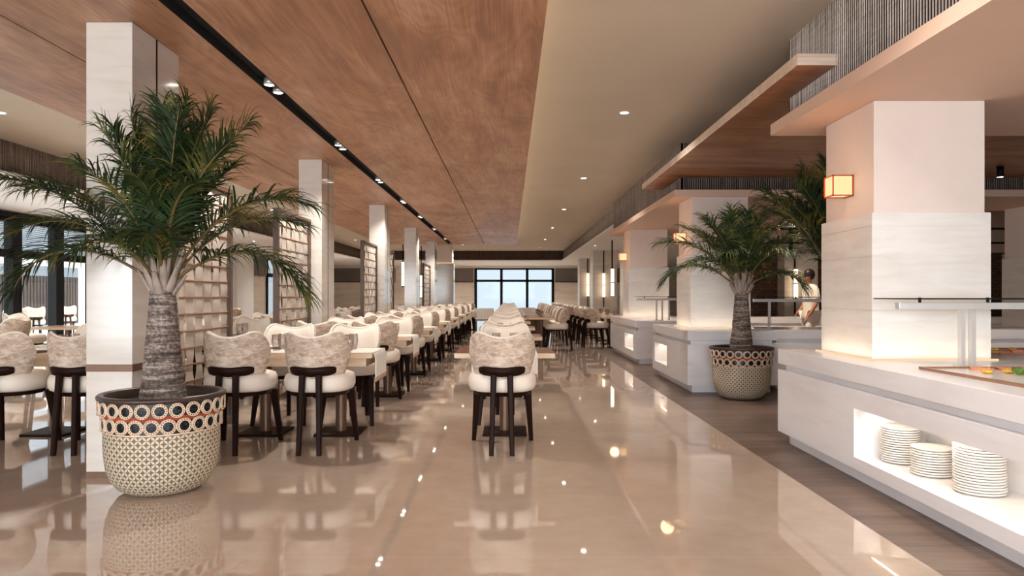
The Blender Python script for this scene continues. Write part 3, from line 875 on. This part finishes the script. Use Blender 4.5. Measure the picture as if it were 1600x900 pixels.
def table(x0, x1, y0, y1, label, npost, group, far=False):
    cx, cy = (x0+x1)/2, (y0+y1)/2; hx, hy = (x1-x0)/2, (y1-y0)/2
    t = thing('dining_table', label, 'table', (cx, cy, 0), 0, group)
    o = MB().box(-hx, hx, -hy, hy, ZTB-0.042, ZTB).build('tabletop', ['table_wood', 'table_edge'], t, bevel=0.003)
    for p in o.data.polygons:
        if p.normal.z < 0.5: p.material_index = 1
    if npost == 2: MB().box(-hx+0.06, hx-0.06, -hy+0.06, hy-0.06, ZTB-0.115, ZTB-0.042).build('apron', 'table_edge', t)
    ps = [0] if npost == 1 else [-hx*0.5, hx*0.5]
    for px in ps:
        MB().cyl((px, 0, 0.02), (px, 0, ZTB-(0.115 if npost == 2 else 0.042)), 0.048, n=16).build('pedestal', 'bronze', t)
        MB().box(px-0.19, px+0.19, -0.2, 0.2, 0, 0.022).build('base_plate', 'dark_wood', t, bevel=0.004)
    return t
gp = MB(); gp.lathe([(0.001,0.0),(0.024,0.0),(0.030,0.012),(0.037,0.05),(0.034,0.092),(0.031,0.092),(0.034,0.05),(0.026,0.014),(0.001,0.010)], 18)
gp.v = [(x*1.12, y*1.12, z*1.5) for x, y, z in gp.v]
GLASS = gp.mesh('tumbler', 'tumbler_glass')
pp = MB(); pp.lathe([(0.001,0.0),(0.07,0.0),(0.09,0.008),(0.125,0.018),(0.126,0.021),(0.088,0.012),(0.001,0.006)], 28)
PLATE = pp.mesh('plate', 'porcelain')
npk = MB(); npk.box(-0.05,0.05,-0.09,0.09,0,0.012); npk.box(-0.045,0.05,-0.085,0.09,0.012,0.022); npk.box(-0.048,0.046,-0.088,0.086,0.022,0.03)
NAPKIN = npk.mesh('napkin', 'white_cloth')
def put(mesh, name, x, y, z, label, cat, group, rz=0):
    o = bpy.data.objects.new(name, mesh); COL.objects.link(o); o.location = (x, y, z); o.rotation_euler = (0,0,rz)
    return tag(o, label, cat, group)

STEP = 2.42; TY0 = 6.42
FAR_K = 4
# aisle side left row and the row behind the slim columns
for row, (xr, xl, nm, k1) in enumerate(((-1.51, -2.14, 'left row beside the aisle', 9), (-3.35, -3.98, 'row left of the slim columns', 9))):
    for k in range(k1):
        cy = TY0 + STEP*k; far = k >= FAR_K
        o_ = ORD[k]
        table(xl-0.33, xr+0.36, cy-0.33, cy+0.33, f'{o_} pale wooden table from the front, {nm}', 2, 'left hand dining tables')
        cloth_runner((xl-0.32, xr+0.36, cy-0.27, cy+0.27), 0, 'x', f'white runner hanging off the {o_} table, {nm}', group='white table runners')
        for s, x in (('left', xl), ('right', xr)):
            chair(x, cy-0.92, 0, f'{s} chair with woven back to the camera, {o_} table, {nm}', 'dining chairs', far)
            chair(x, cy+0.92, pi, f'{s} chair facing the camera across the {o_} table, {nm}', 'dining chairs', far)
            if k < 5:
                for q, dy in (('near', -0.14), ('far', 0.14)):
                    put(GLASS, 'tumbler', x+0.12, cy+dy*0.6, ZTB+0.006, f'{q} glass tumbler before the {s} seats, {o_} table, {nm}', 'glass', 'tumblers on left tables')
                    if k < 3:
                        put(PLATE, 'plate', x-0.02, cy+dy*1.35, ZTB+0.0065, f'{q} white plate at the {s} seats, {o_} table, {nm}', 'plate', 'plates on left tables')
                        put(NAPKIN, 'napkin', x-0.22, cy+dy*1.0, ZTB+0.0065, f'{q} folded napkin at the {s} seats, {o_} table, {nm}', 'napkin', 'napkins on left tables')
# centre row
for k in range(10):
    cy = TY0+0.02 + STEP*k; far = k >= FAR_K; o_ = ORD[k]
    table(-0.465, 0.375, cy-0.34, cy+0.34, f'{o_} red brown table from the front in the centre row', 1, 'centre row tables')
    cloth_runner((-0.32, 0.23, cy-0.34, cy+0.33), 0, 'y', f'white runner over the near edge of the {o_} centre table', group='centre runners', hang=0.20, nfold=3)
    chair(-0.062, cy-0.94, 0, f'chair with woven back to the camera at the {o_} centre table', 'dining chairs', far)
    chair(-0.05, cy+0.94, pi, f'cream chair facing the camera behind the {o_} centre table', 'dining chairs', far)
    if k < 6:
        for s, dx in (('left', -0.075), ('right', 0.085)):
            put(GLASS, 'tumbler', -0.05+dx, cy+0.16, ZTB+0.006, f'{s} glass tumbler on the {o_} centre table', 'glass', 'tumblers on centre tables')
# right hand rows at the back
for j in range(11):
    y = 16.3 + 1.3*j; o_ = ORD[j]
    far = j >= 1
    table(0.40, 0.98, y-0.33, y+0.33, f'{o_} small table joined to the right side of the centre row', 1, 'right hand tables', far)
    chair(1.37, y, pi/2, f'chair facing left at the {o_} table right of the centre row', 'dining chairs', far)
    for s, dy in (('near', -0.12), ('far', 0.12)):
        if j < 3: put(GLASS, 'tumbler', 0.7, y+dy, ZTB, f'{s} tumbler on the {o_} table right of the centre row', 'glass', 'tumblers on right tables')
    table(2.14, 2.78, y+0.65-0.33, y+0.65+0.33, f'{o_} table along the right hand piers', 1, 'right hand tables', far)
    chair(1.68, y+0.62, -pi/2 + 0.2, f'chair facing right at the {o_} table along the right hand piers', 'dining chairs', far)
    for s, dy in (('near', -0.12), ('far', 0.12)):
        if j < 3: put(GLASS, 'tumbler', 2.42, y+0.65+dy, ZTB, f'{s} tumbler on the {o_} table along the right piers', 'glass', 'tumblers on right tables')
# window side tables on the far left
for j in range(4):
    y = 9.1 + 2.42*j; o_ = ORD[j]
    table(-7.35, -6.55, y-0.35, y+0.35, f'{o_} wooden table from the front beside the dark left window', 1, 'window side tables')
    chair(-6.02, y+0.1, pi/2+0.15, f'chair facing left at the {o_} table beside the left window', 'dining chairs', j > 0)
    chair(-7.95, y, -pi/2, f'chair facing right at the {o_} table beside the left window', 'dining chairs', j > 0)
# console table before the far window
t = thing('side_table', 'side table with white pleated cloth standing before the far window', 'table', (-0.95, 25.6, 0))
MB().box(-0.36, 0.36, -0.3, 0.3, 0.72, 0.75).build('tabletop', 'table_wood', t)
for sx in (-0.3, 0.3):
    for sy in (-0.24, 0.24): MB().taper((sx, sy, 0), (sx, sy, 0.72), 0.05, 0.05).build('leg', 'dark_wood', t)
m = MB(); rows = []
ring = []
for i in range(120):
    a = i/120*4; sd = int(a); f = a-sd
    p = [(-0.37+0.74*f, -0.31), (0.37, -0.31+0.62*f), (0.37-0.74*f, 0.31), (-0.37, 0.31-0.62*f)][sd]
    ring.append(p)
for k, z in enumerate((0.756, 0.70, 0.62, 0.45)):
    rows.append([(x*(1+0.012*k*(1+sin(i*1.57))), y*(1+0.015*k*(1+sin(i*1.57))), z) for i, (x, y) in enumerate(ring)])
m.grid(rows, closed_u=True); m.add([(x, y, 0.756) for x, y in ring], [tuple(range(120))])
o = m.build('tablecloth', 'white_cloth', loc=(-0.95, 25.6, 0)); tag(o, 'white pleated cloth hanging over the side table before the far window', 'tablecloth')

# ================================================================== PALMS
def ring_wall(m, z, R0, r, n, tilt, phase):
    # a row of medallions round the pot: black bead disc, cream ring, dotted collar, red outline
    for i in range(n):
        a = 2*pi*(i+phase)/n
        er = Vector((cos(a), sin(a), 0)); et = Vector((-sin(a), cos(a), 0)); ez = Vector((0,0,1))
        c = er*(R0) + ez*z
        def circ(rad, out, k=18): return [c + et*rad*cos(2*pi*q/k) + ez*rad*sin(2*pi*q/k) + er*(out - rad*rad*cos(2*pi*q/k)**2/(2*R0)) for q in range(k)]
        m.grid([circ(0.0005, 0.008), circ(r*0.30, 0.008), circ(r*0.64, 0.006)], 0, True, closed_u=True)
        m.grid([circ(r*0.64, 0.005), circ(r*0.66, 0.010), circ(r*0.70, 0.010), circ(r*0.72, 0.007)], 1, True, closed_u=True)
        m.grid([circ(r*0.72, 0.0065), circ(r*0.90, 0.0065)], 1, True, closed_u=True)
        m.grid([circ(r*0.90, 0.006), circ(r*0.915, 0.007), circ(r*0.935, 0.006)], 2, True, closed_u=True)
        m.grid([circ(r*0.935, 0.006), circ(r*0.95, 0.010), circ(r*1.0, 0.010), circ(r*1.03, 0.001)], 1, True, closed_u=True)
        for q in range(16):
            b = 2*pi*q/16
            p = c + et*r*0.81*cos(b) + ez*r*0.81*sin(b) + er*(0.0068 - (r*0.81*cos(b))**2/(2*R0))
            d = r*0.075
            m.add([p+(et*cos(pi*w/3)+ez*sin(pi*w/3))*d for w in range(6)] + [p+er*0.003], [(w, (w+1) % 6, 6) for w in range(6)], 0)
def pot(t):
    prof = [(0.14,0.0),(0.20,0.004),(0.255,0.035),(0.295,0.09),(0.318,0.16),(0.328,0.24),(0.331,0.31),(0.330,0.385)]
    MB().lathe(prof, 64, uvn=(45, 21.5)).build('basket_body', 'petals', t)
    m = MB(); m.lathe([(0.330,0.384),(0.334,0.386),(0.334,0.392),(0.333,0.393)], 64, mi=1)
    m.lathe([(0.333,0.393),(0.334,0.47)], 64, mi=0); m.lathe([(0.334,0.47),(0.342,0.478),(0.348,0.49),(0.350,0.50)], 64, mi=2); m.lathe([(0.350,0.50),(0.352,0.575)], 64, mi=0)
    m.build('collar', ['pot_black','pot_cream','pot_red'], t)
    m = MB(); ring_wall(m, 0.437, 0.336, 0.045, 24, 0, 0.0); m.build('lower_medallions', ['bead','pot_cream','pot_red'], t)
    m = MB(); ring_wall(m, 0.532, 0.353, 0.043, 24, 0, 0.5); m.build('upper_medallions', ['bead','pot_cream','pot_red'], t)
    MB().lathe([(0.352,0.572),(0.366,0.58),(0.368,0.594),(0.358,0.604),(0.335,0.604),(0.325,0.595),(0.32,0.55),(0.31,0.50)], 64).build('rim', 'pot_rim', t)
    MB().disc(0.318, 0.545, 48).build('soil', 'soil', t)
def frond_mesh(az, e0, e1, L, seed, nleaf=40, leaflen=0.30, twist=0.0):
    rnd = random.Random(seed)
    N = 26; pts = [Vector((0,0,0))]
    ds = L/N; tang = []; bend = rnd.uniform(-0.25, 0.25)
    for i in range(N):
        s = i/(N-1)
        e = e0 + (e1-e0)*s**1.6
        a = az + twist*s + bend*s*s
        d = Vector((cos(a)*cos(e), sin(a)*cos(e), sin(e))); tang.append(d)
        pts.append(pts[-1] + d*ds)
    tang.append(tang[-1])
    m = MB()
    m.tube(pts, [0.013*(1-i/N)**0.7 + 0.002 for i in range(N+1)], 6, 1, flat=0.7)
    side0 = Vector((-sin(az), cos(az), 0))
    s0 = 0.24
    for q in range(nleaf):
        s = s0 + (1-s0)*(q+0.5)/nleaf
        i = min(N-1, int(s*N)); f = s*N-i
        p = pts[i].lerp(pts[i+1], f); tg = tang[i]
        upv = tg.cross(side0)
        if abs(e0) < 1.5 and upv.z < 0: upv = -upv
        ll = leaflen*(0.50 + 0.62*sin(pi*min(1, (s-s0)/(1-s0)*0.80+0.16)))
        for sg in (-1, 1):
            l2 = ll*rnd.uniform(0.75, 1.15)
            fw = R(62 - 34*s) + rnd.uniform(-0.22, 0.22)
            d = (side0*sg*sin(fw) + tg*cos(fw) + upv*rnd.uniform(0.05, 0.55)).normalized()
            wd = rnd.uniform(0.0050, 0.0078)
            wv = d.cross(upv + side0*rnd.uniform(-0.5, 0.5)).normalized()
            nn = 6; vs = []; cur = Vector(p); dd = Vector(d)
            g = rnd.uniform(0.22, 0.62)
            for k in range(nn+1):
                tt = k/nn
                w = wd*(0.55+1.5*tt if tt < 0.3 else 1.0*(1-((tt-0.3)/0.7)**1.7)) + 0.0004
                vs += [cur - wv*w, cur + dd.cross(wv)*w*0.4, cur + wv*w]
                cur = cur + dd*(l2/nn)
                dd = (dd + Vector((0,0,-1))*g*(0.3+1.1*tt)).normalized()
            fs = []
            for k in range(nn):
                b = 3*k; fs += [(b, b+1, b+4, b+3), (b+1, b+2, b+5, b+4)]
            m.add(vs, fs, 0, True)
    return m
def palm(label, loc, fronds, seed, hs=1.0, rz=0.0, group='potted palms'):
    t = thing('potted_palm', label, 'palm', loc, rz, group)
    pot(t)
    rnd = random.Random(seed)
    n = 30; rows = []
    for j in range(64):
        s = j/63; z = 0.545 + 0.70*hs*s
        r = 0.140 - 0.068*s**0.8
        r *= 1 + 0.030*abs(sin(pi*s*17)) - 0.01
        rows.append([((r*(1+0.03*mnoise.noise((cos(2*pi*i/n)*2, sin(2*pi*i/n)*2, z*14))))*cos(2*pi*i/n), (r*(1+0.03*mnoise.noise((cos(2*pi*i/n)*2, sin(2*pi*i/n)*2, z*14))))*sin(2*pi*i/n), z) for i in range(n)])
    MB().grid(rows, closed_u=True).build('trunk', 'trunk', t)
    zt = 0.545 + 0.70*hs
    m = MB()
    for k in range(26):
        a = k*2.4; ring = k/26
        r0 = 0.050; el = 0.98+0.45*ring; l = 0.17 + 0.13*ring
        d = Vector((cos(a)*cos(el), sin(a)*cos(el), sin(el)))
        p0 = Vector((cos(a)*r0, sin(a)*r0, zt-0.06+0.08*ring))
        m.tube([p0, p0+d*l*0.5, p0+d*l], [0.030, 0.026, 0.014], 7, 0, flat=0.45)
    m.build('leaf_boots', 'boot', t)
    for q, (az, e0, e1, L, tw) in enumerate(fronds):
        az, e0, e1 = R(az), R(e0), R(e1)
        fm = frond_mesh(az, e0, e1, L, seed*100+q, nleaf=int(56*min(1.15, L)), twist=R(tw))
        fm.v = [(x+0.03*cos(az), y+0.03*sin(az), z+zt+0.02) for x, y, z in fm.v]
        fm.build('frond', ['leaf', 'stalk'], t)
    return t
F1 = [(187, 38, -68, 1.02, 0), (178, 52, 2, 1.28, 0), (170, 58, -8, 1.22, 6), (110, 87, 78, 1.16, 0), (172, 82, 60, 1.02, 0),
      (15, 78, 46, 1.16, 0), (355, 58, -22, 1.14, -10), (350, 34, -64, 1.06, 0), (285, 78, 8, 0.82, 0), (245, 74, 20, 0.85, 0), (305, 70, 4, 0.85, 0),
      (60, 72, 34, 1.0, 0), (100, 62, 12, 0.95, 0), (30, 56, -20, 0.98, 0), (196, 56, -34, 0.95, 0), (335, 76, 34, 1.02, 0), (90, 78, 56, 1.05, 0), (225, 82, 54, 0.98, 0), (5, 84, 66, 1.14, 0), (104, 76, 46, 1.0, 0), (45, 83, 66, 1.14, 0), (290, 54, -38, 0.75, 0), (320, 86, 72, 1.08, 0), (195, 86, 74, 1.06, 0), (250, 50, -40, 0.72, 0), (0, 88, 78, 1.18, 0)]
palm('largest potted palm standing before the slim column on the left', (-2.155, 4.55, 0), F1, 1)
F3 = [(184, 68, 22, 1.12, 0), (172, 72, 26, 1.2, 0), (196, 74, 24, 1.0, 0), (160, 70, 20, 1.05, 0), (208, 80, 40, 1.1, 0), (110, 87, 78, 1.2, 0), (170, 84, 62, 1.2, 0), (15, 78, 46, 1.16, 0), (355, 58, -22, 1.14, 0), (350, 40, -50, 1.0, 0), (300, 80, 30, 0.95, 0), (260, 82, 46, 1.0, 0), (60, 72, 34, 1.0, 0), (100, 62, 12, 1.0, 0), (30, 56, -20, 0.98, 0), (335, 76, 34, 1.02, 0), (90, 78, 56, 1.05, 0), (225, 84, 62, 1.1, 0), (5, 84, 66, 1.14, 0), (45, 83, 66, 1.14, 0), (195, 87, 76, 1.22, 0), (130, 76, 40, 1.1, 0), (145, 82, 60, 1.15, 0)]
F2 = [(182, 45, -60, 1.05, 0), (178, 58, -12, 1.15, 0), (165, 66, 25, 1.0, 0), (200, 76, 40, 0.95, 0), (100, 86, 64, 1.0, 0), (60, 82, 60, 1.0, 0), (10, 62, 12, 1.05, 0), (352, 42, -66, 0.80, 0),
      (325, 40, -55, 0.76, 0), (275, 74, 20, 0.85, 0), (240, 64, -20, 0.85, 0), (300, 60, -20, 0.9, 0), (120, 66, 20, 1.0, 0), (40, 60, 5, 1.0, 0), (140, 76, 42, 0.98, 0), (210, 55, -30, 0.85, 0), (345, 74, 36, 1.0, 0), (80, 70, 25, 0.9, 0), (225, 82, 55, 0.9, 0), (310, 82, 55, 0.9, 0)]
palm('potted palm on the plank floor in front of the second clad column', (2.715, 8.60, 0), F2, 2)
palm('potted palm half hidden behind the large near column on the right', (3.12, 6.95, 0), F3, 3)

# ================================================================== PLATES IN THE NICHES
def stack(x, y, z, n, r, dz, desc):
    pm = MB(); s = r/0.126
    pm.lathe([(0.001,0.0),(0.075*s,0.0),(0.085*s,0.004),(0.122*s,0.006),(0.126*s,0.008),(0.127*s,0.0145),(0.122*s,0.0165),(0.08*s,0.009),(0.001,0.008)], 36)
    me = pm.mesh('stacked_plate', 'porcelain')
    for k in range(n):
        nm = 'bottom' if k == 0 else ('top' if k == n-1 else f'{ORD[k]} from the bottom' if k < 20 else 'upper')
        put(me, 'stacked_plate', x+random.uniform(-.001, .001), y+random.uniform(-.001, .001), z+k*dz, f'white plate, {nm} of the {desc}', 'plate', desc)
stack(2.46, 3.84, 0.171, 17, 0.122, 0.0145, 'near tall stack in the lit niche')
stack(2.43, 4.22, 0.171, 11, 0.110, 0.0145, 'low middle stack in the lit niche')
stack(2.42, 4.545, 0.171, 15, 0.110, 0.0145, 'farther stack in the lit niche')
stack(2.38, 10.45, 0.221, 8, 0.11, 0.0145, 'stack in the second counter niche')

# ================================================================== GUARDS, TRAYS, FOOD
def guard(x0, x1, y, posts, label, depth=0.32):
    t = thing('sneeze_guard', label, 'sneeze guard', (x0, y, ZT), 0, 'glass guards on the counters')
    L = x1-x0
    MB().box(0, L, 0, 0.05, 0.352, 0.392).build('beam', 'steel', t, bevel=0.003)
    m = MB(); m.box(0.0, L, -0.10, depth, 0.412, 0.420, 0); o = m.build('glass_shelf', ['shelf_glass', 'shelf_edge'], t)
    for p in o.data.polygons:
        if abs(p.normal.z) < 0.5: p.material_index = 1
    k = 0.14
    while k < L:
        MB().cyl((k, 0.025, 0.392), (k, 0.025, 0.424), 0.009, n=8).build('clip', 'black_metal', t); k += 0.42
    for px in posts:
        MB().box(px-x0, px-x0+0.025, 0.005, 0.045, 0, 0.352).build('post', 'steel', t)
        MB().box(px-x0-0.02, px-x0+0.045, -0.01, 0.06, 0, 0.008).build('foot', 'steel', t)
guard(2.39, 4.9, 4.50, (2.775, 2.84, 4.3), 'steel and glass guard in front of the large near column')
guard(3.2, 5.6, 9.62, (3.40, 5.4), 'glass guard on the counter between the palm and the near column')
guard(2.24, 3.2, 12.95, (2.58, 2.68, 2.8, 2.96), 'glass guard on the farthest buffet counter')
def tray(x0, x1, y0, y1, label):
    t = thing('display_tray', label, 'food tray', (x0, y0, ZT))
    X, Y = x1-x0, y1-y0; f = 0.014
    m = MB(); m.box(0, X, 0, f, 0, 0.016); m.box(0, X, Y-f, Y, 0, 0.016); m.box(0, f, f, Y-f, 0, 0.016); m.box(X-f, X, f, Y-f, 0, 0.016)
    m.build('frame', 'copper', t)
    MB().box(f, X-f, f, Y-f, 0.001, 0.006).build('tray_bed', 'porcelain', t)
tray(2.42, 4.1, 3.0, 4.34, 'copper framed cold display tray set in the near counter')
tray(3.55, 4.9, 5.3, 5.9, 'copper framed food tray behind the large near column')
rf = random.Random(5)
def food(x, y, kind, label):
    m = MB()
    if kind == 'tomato': m.sphere((0,0,0.022), 0.024, 10, sz=0.92)
    elif kind == 'lemon': m.sphere((0,0,0.012), 0.03, 10, sz=0.4)
    elif kind == 'salmon':
        rows = [[(-0.05+0.1*i/8, 0.02*math.cos(j*0.9)+0.004*sin(i), 0.003+0.016*sin(pi*j/4)) for i in range(9)] for j in range(5)]; m.grid(rows); m.box(-0.05,0.05,-0.018,0.018,0,0.003)
    else:
        rows = [[((0.038+0.008*sin(7*a))*r*cos(a), (0.038+0.008*sin(7*a))*r*sin(a), 0.004+0.03*r*r+0.008*sin(9*a)*r) for a in [2*pi*i/26 for i in range(26)]] for r in (0.02, 0.4, 0.75, 1.0)]
        m.grid(rows, closed_u=True)
    names = {'tomato':'tomato','lemon':'lemon_slice','salmon':'salmon_slice','lettuce':'lettuce_leaf'}
    o = m.build(names[kind], kind, loc=(x, y, ZT+0.0065)); o.rotation_euler = (0,0,rf.uniform(0,6))
    return tag(o, label, 'food')
side_names = ['left', 'second', 'third', 'right']
for i in range(4):
    for kind, yy, xx, nm in (('lettuce', 3.94, 2.74, 'lettuce leaf'), ('lemon', 4.04, 2.62, 'yellow lemon slice'), ('tomato', 3.74, 2.66, 'red tomato'), ('salmon', 4.22, 2.72, 'salmon slice')):
        food(xx+0.115*i+rf.uniform(-.015,.015), yy, kind, f'{nm} on the near display tray, {["leftmost","second from left","third from left","rightmost"][i]} of its row')
for i in range(5):
    food(3.72+0.14*i, 5.5+0.1*(i % 2), 'salmon', f'salmon slice on the tray behind the column, {ORD[i]} from left'); food(3.78+0.14*i, 5.72, 'lemon', f'lemon slice on the tray behind the column, {ORD[i]} from left')

# ================================================================== PERSON BEHIND THE COUNTER
def person(x, y):
    t = thing('person', 'person in white short-sleeved uniform walking left behind the buffet counter', 'person', (x, y, 0), 0)
    t.scale = (0.95, 0.95, 0.95)
    def skin(name, verts, edges, mat, root=0, sub=2):
        me = bpy.data.meshes.new(name); me.from_pydata([v[:3] for v in verts], edges, [])
        me.materials.append(M[mat]); o = bpy.data.objects.new(name, me); COL.objects.link(o); o.parent = t
        s = o.modifiers.new('skin', 'SKIN'); s.use_smooth_shade = True
        sv = me.skin_vertices[0].data if me.skin_vertices else None
        for i, v in enumerate(verts):
            r = v[3] if isinstance(v[3], tuple) else (v[3], v[3])
            sv[i].radius = r; sv[i].use_root = (i == root)
        u = o.modifiers.new('smooth', 'SUBSURF'); u.levels = sub; u.render_levels = sub
        return o
    # facing -x; left arm hanging slightly forward, feet mid-stride
    V = [(0,0,0.95,(0.13,0.16)), (0,0,1.15,(0.11,0.14)), (-0.01,0,1.36,(0.12,0.17)), (-0.02,0,1.46,(0.06,0.07)), (-0.035,0,1.53,0.05), (-0.05,0,1.60,(0.085,0.075)), (-0.055,0,1.68,(0.09,0.075)),
         (0,-0.19,1.39,0.055), (0.03,-0.24,1.14,0.043), (-0.10,-0.25,0.93,0.033), (-0.14,-0.25,0.87,0.028),
         (0,0.19,1.39,0.055), (0.0,0.24,1.14,0.043), (-0.12,0.23,0.97,0.033), (-0.17,0.23,0.92,0.028),
         (0.0,-0.09,0.88,0.09), (-0.10,-0.10,0.50,0.065), (-0.12,-0.10,0.09,0.042), (-0.24,-0.10,0.04,0.035),
         (0.0,0.09,0.88,0.09), (0.08,0.10,0.50,0.065), (0.22,0.10,0.12,0.042), (0.12,0.10,0.04,0.035)]
    E = [(0,1),(1,2),(2,3),(3,4),(4,5),(5,6),(2,7),(7,8),(8,9),(9,10),(2,11),(11,12),(12,13),(13,14),(0,15),(15,16),(16,17),(17,18),(0,19),(19,20),(20,21),(21,22)]
    for hx, hy, hz in ((-0.14,-0.25,0.87), (-0.17,0.23,0.92)):
        b = len(V)
        base = 10 if hy < 0 else 14
        for q, (dy, l) in enumerate(((-0.025,0.065),(-0.009,0.075),(0.008,0.07),(0.024,0.055))):
            V += [(hx-0.03, hy+dy, hz-0.035, 0.009), (hx-0.045-l*0.3, hy+dy, hz-0.035-l*0.7, 0.007)]
            E += [(base, b+2*q), (b+2*q, b+2*q+1)]
        V.append((hx-0.05, hy+0.03*(1 if hy < 0 else -1), hz-0.02, 0.009)); E.append((base, len(V)-1))
    body = skin('body', V, E, 'skin', 0, 2)
    # face details
    m = MB(); m.sphere((-0.15, 0, 1.63), 0.014, 8, sx=1.2, sz=1.5); m.sphere((-0.145, 0, 1.585), 0.012, 8, sx=0.8, sy=1.8, sz=0.6)
    for s in (-1, 1): m.sphere((-0.05, s*0.078, 1.635), 0.022, 8, sx=0.8, sy=0.4, sz=1.3)
    m.build('face_features', 'skin', t)
    m = MB()
    for s in (-1, 1): m.sphere((-0.136, s*0.03, 1.655), 0.009, 8)
    m.build('eyes', 'hair', t)
    m = MB(); m.lathe([(0.001,0.135),(0.05,0.125),(0.085,0.09),(0.10,0.04),(0.098,-0.01),(0.08,-0.06),(0.05,-0.085),(0.001,-0.085)], 20, (-0.025, 0, 1.66), sx=1.05, sy=0.95)
    m.build('hair', 'hair', t)
    m = MB()
    prof = [(0.095,1.49),(0.16,1.44),(0.205,1.38),(0.20,1.2),(0.19,1.05),(0.215,0.9),(0.225,0.78),(0.215,0.775)]
    m.lathe([(r, z) for r, z in prof], 28, (0,0,0), sx=0.74, sy=0.9)
    for s, ex in ((-1, 0.02), (1, 0.0)):
        m.tube([(0, s*0.15, 1.42), (0.0, s*0.205, 1.37), (ex, s*0.235, 1.2)], [0.07, 0.075, 0.072], 14, caps=False)
    m.build('tunic', 'uniform', t)
    skin('trousers', [(0,0,0.92,(0.15,0.18)), (0.0,-0.09,0.86,0.105), (-0.10,-0.10,0.50,0.082), (-0.12,-0.10,0.10,0.065), (0.0,0.09,0.86,0.105), (0.08,0.10,0.50,0.082), (0.21,0.10,0.13,0.065)], [(0,1),(1,2),(2,3),(0,4),(4,5),(5,6)], 'uniform', 0, 2)
    return t
person(5.62, 13.7)

# ================================================================== TERRACE OUTSIDE THE LEFT WINDOW
struct('terrace_floor', MB().box(-26, -9.7, -4, 42, -0.12, -0.02), 'terrace')
mb = MB(); mb.box(-19.2, -19, 6, 40, 0, 2.0)
for i in range(170): mb.box(-19.0, -18.96, 6+0.2*i, 6.14+0.2*i, 0, 2.0)
M['terrace_slats'] = plain('terrace_slats', '#3E342F', 0.8, var=0.2, nscale=3)
tag(mb.build('slat_wall', 'terrace_slats'), 'dark brown slatted terrace wall seen through the left window', 'wall', None, None)
t = thing('pergola', 'white pergola with posts seen through the left window', 'pergola', (-15.5, 8, 0))
MB().box(-0.15, 0.15, 0, 28, 2.2, 2.55).build('beam', 'white_paint', t)
for k in range(8): MB().box(-0.11, 0.11, 0.5+3.6*k, 0.72+3.6*k, -0.02, 2.2).build('post', 'white_paint', t)
t = thing('parasol', 'dark navy terrace parasol seen through the left window', 'parasol', (-13.4, 26.6, -0.02))
MB().cyl((0,0,0), (0,0,2.1), 0.03).build('pole', 'white_paint', t)
m = MB(); rows = [[(r*cos(2*pi*i/16), r*sin(2*pi*i/16), 2.15-0.28*r) for i in range(16)] for r in (0.01, 0.6, 1.3)]; m.grid(rows, closed_u=True, smooth=False)
o = m.build('canopy', 'navy', t); o.modifiers.new('thickness', 'SOLIDIFY').thickness = 0.01
for i, (x, y, rz) in enumerate(((-11.6, 17.2, 0.2), (-12.4, 19.2, 0.4), (-11.9, 21.0, -0.1), (-13.2, 21.9, 0.3), (-12.0, 23.6, 0.1), (-13.4, 24.6, 0.2))):
    c = chair(x, y, rz+0.4, f'terrace chair outside the left window, {ORD[i]} nearest', 'terrace chairs', True); c.location.z = -0.02
bpy.context.view_layer.update()
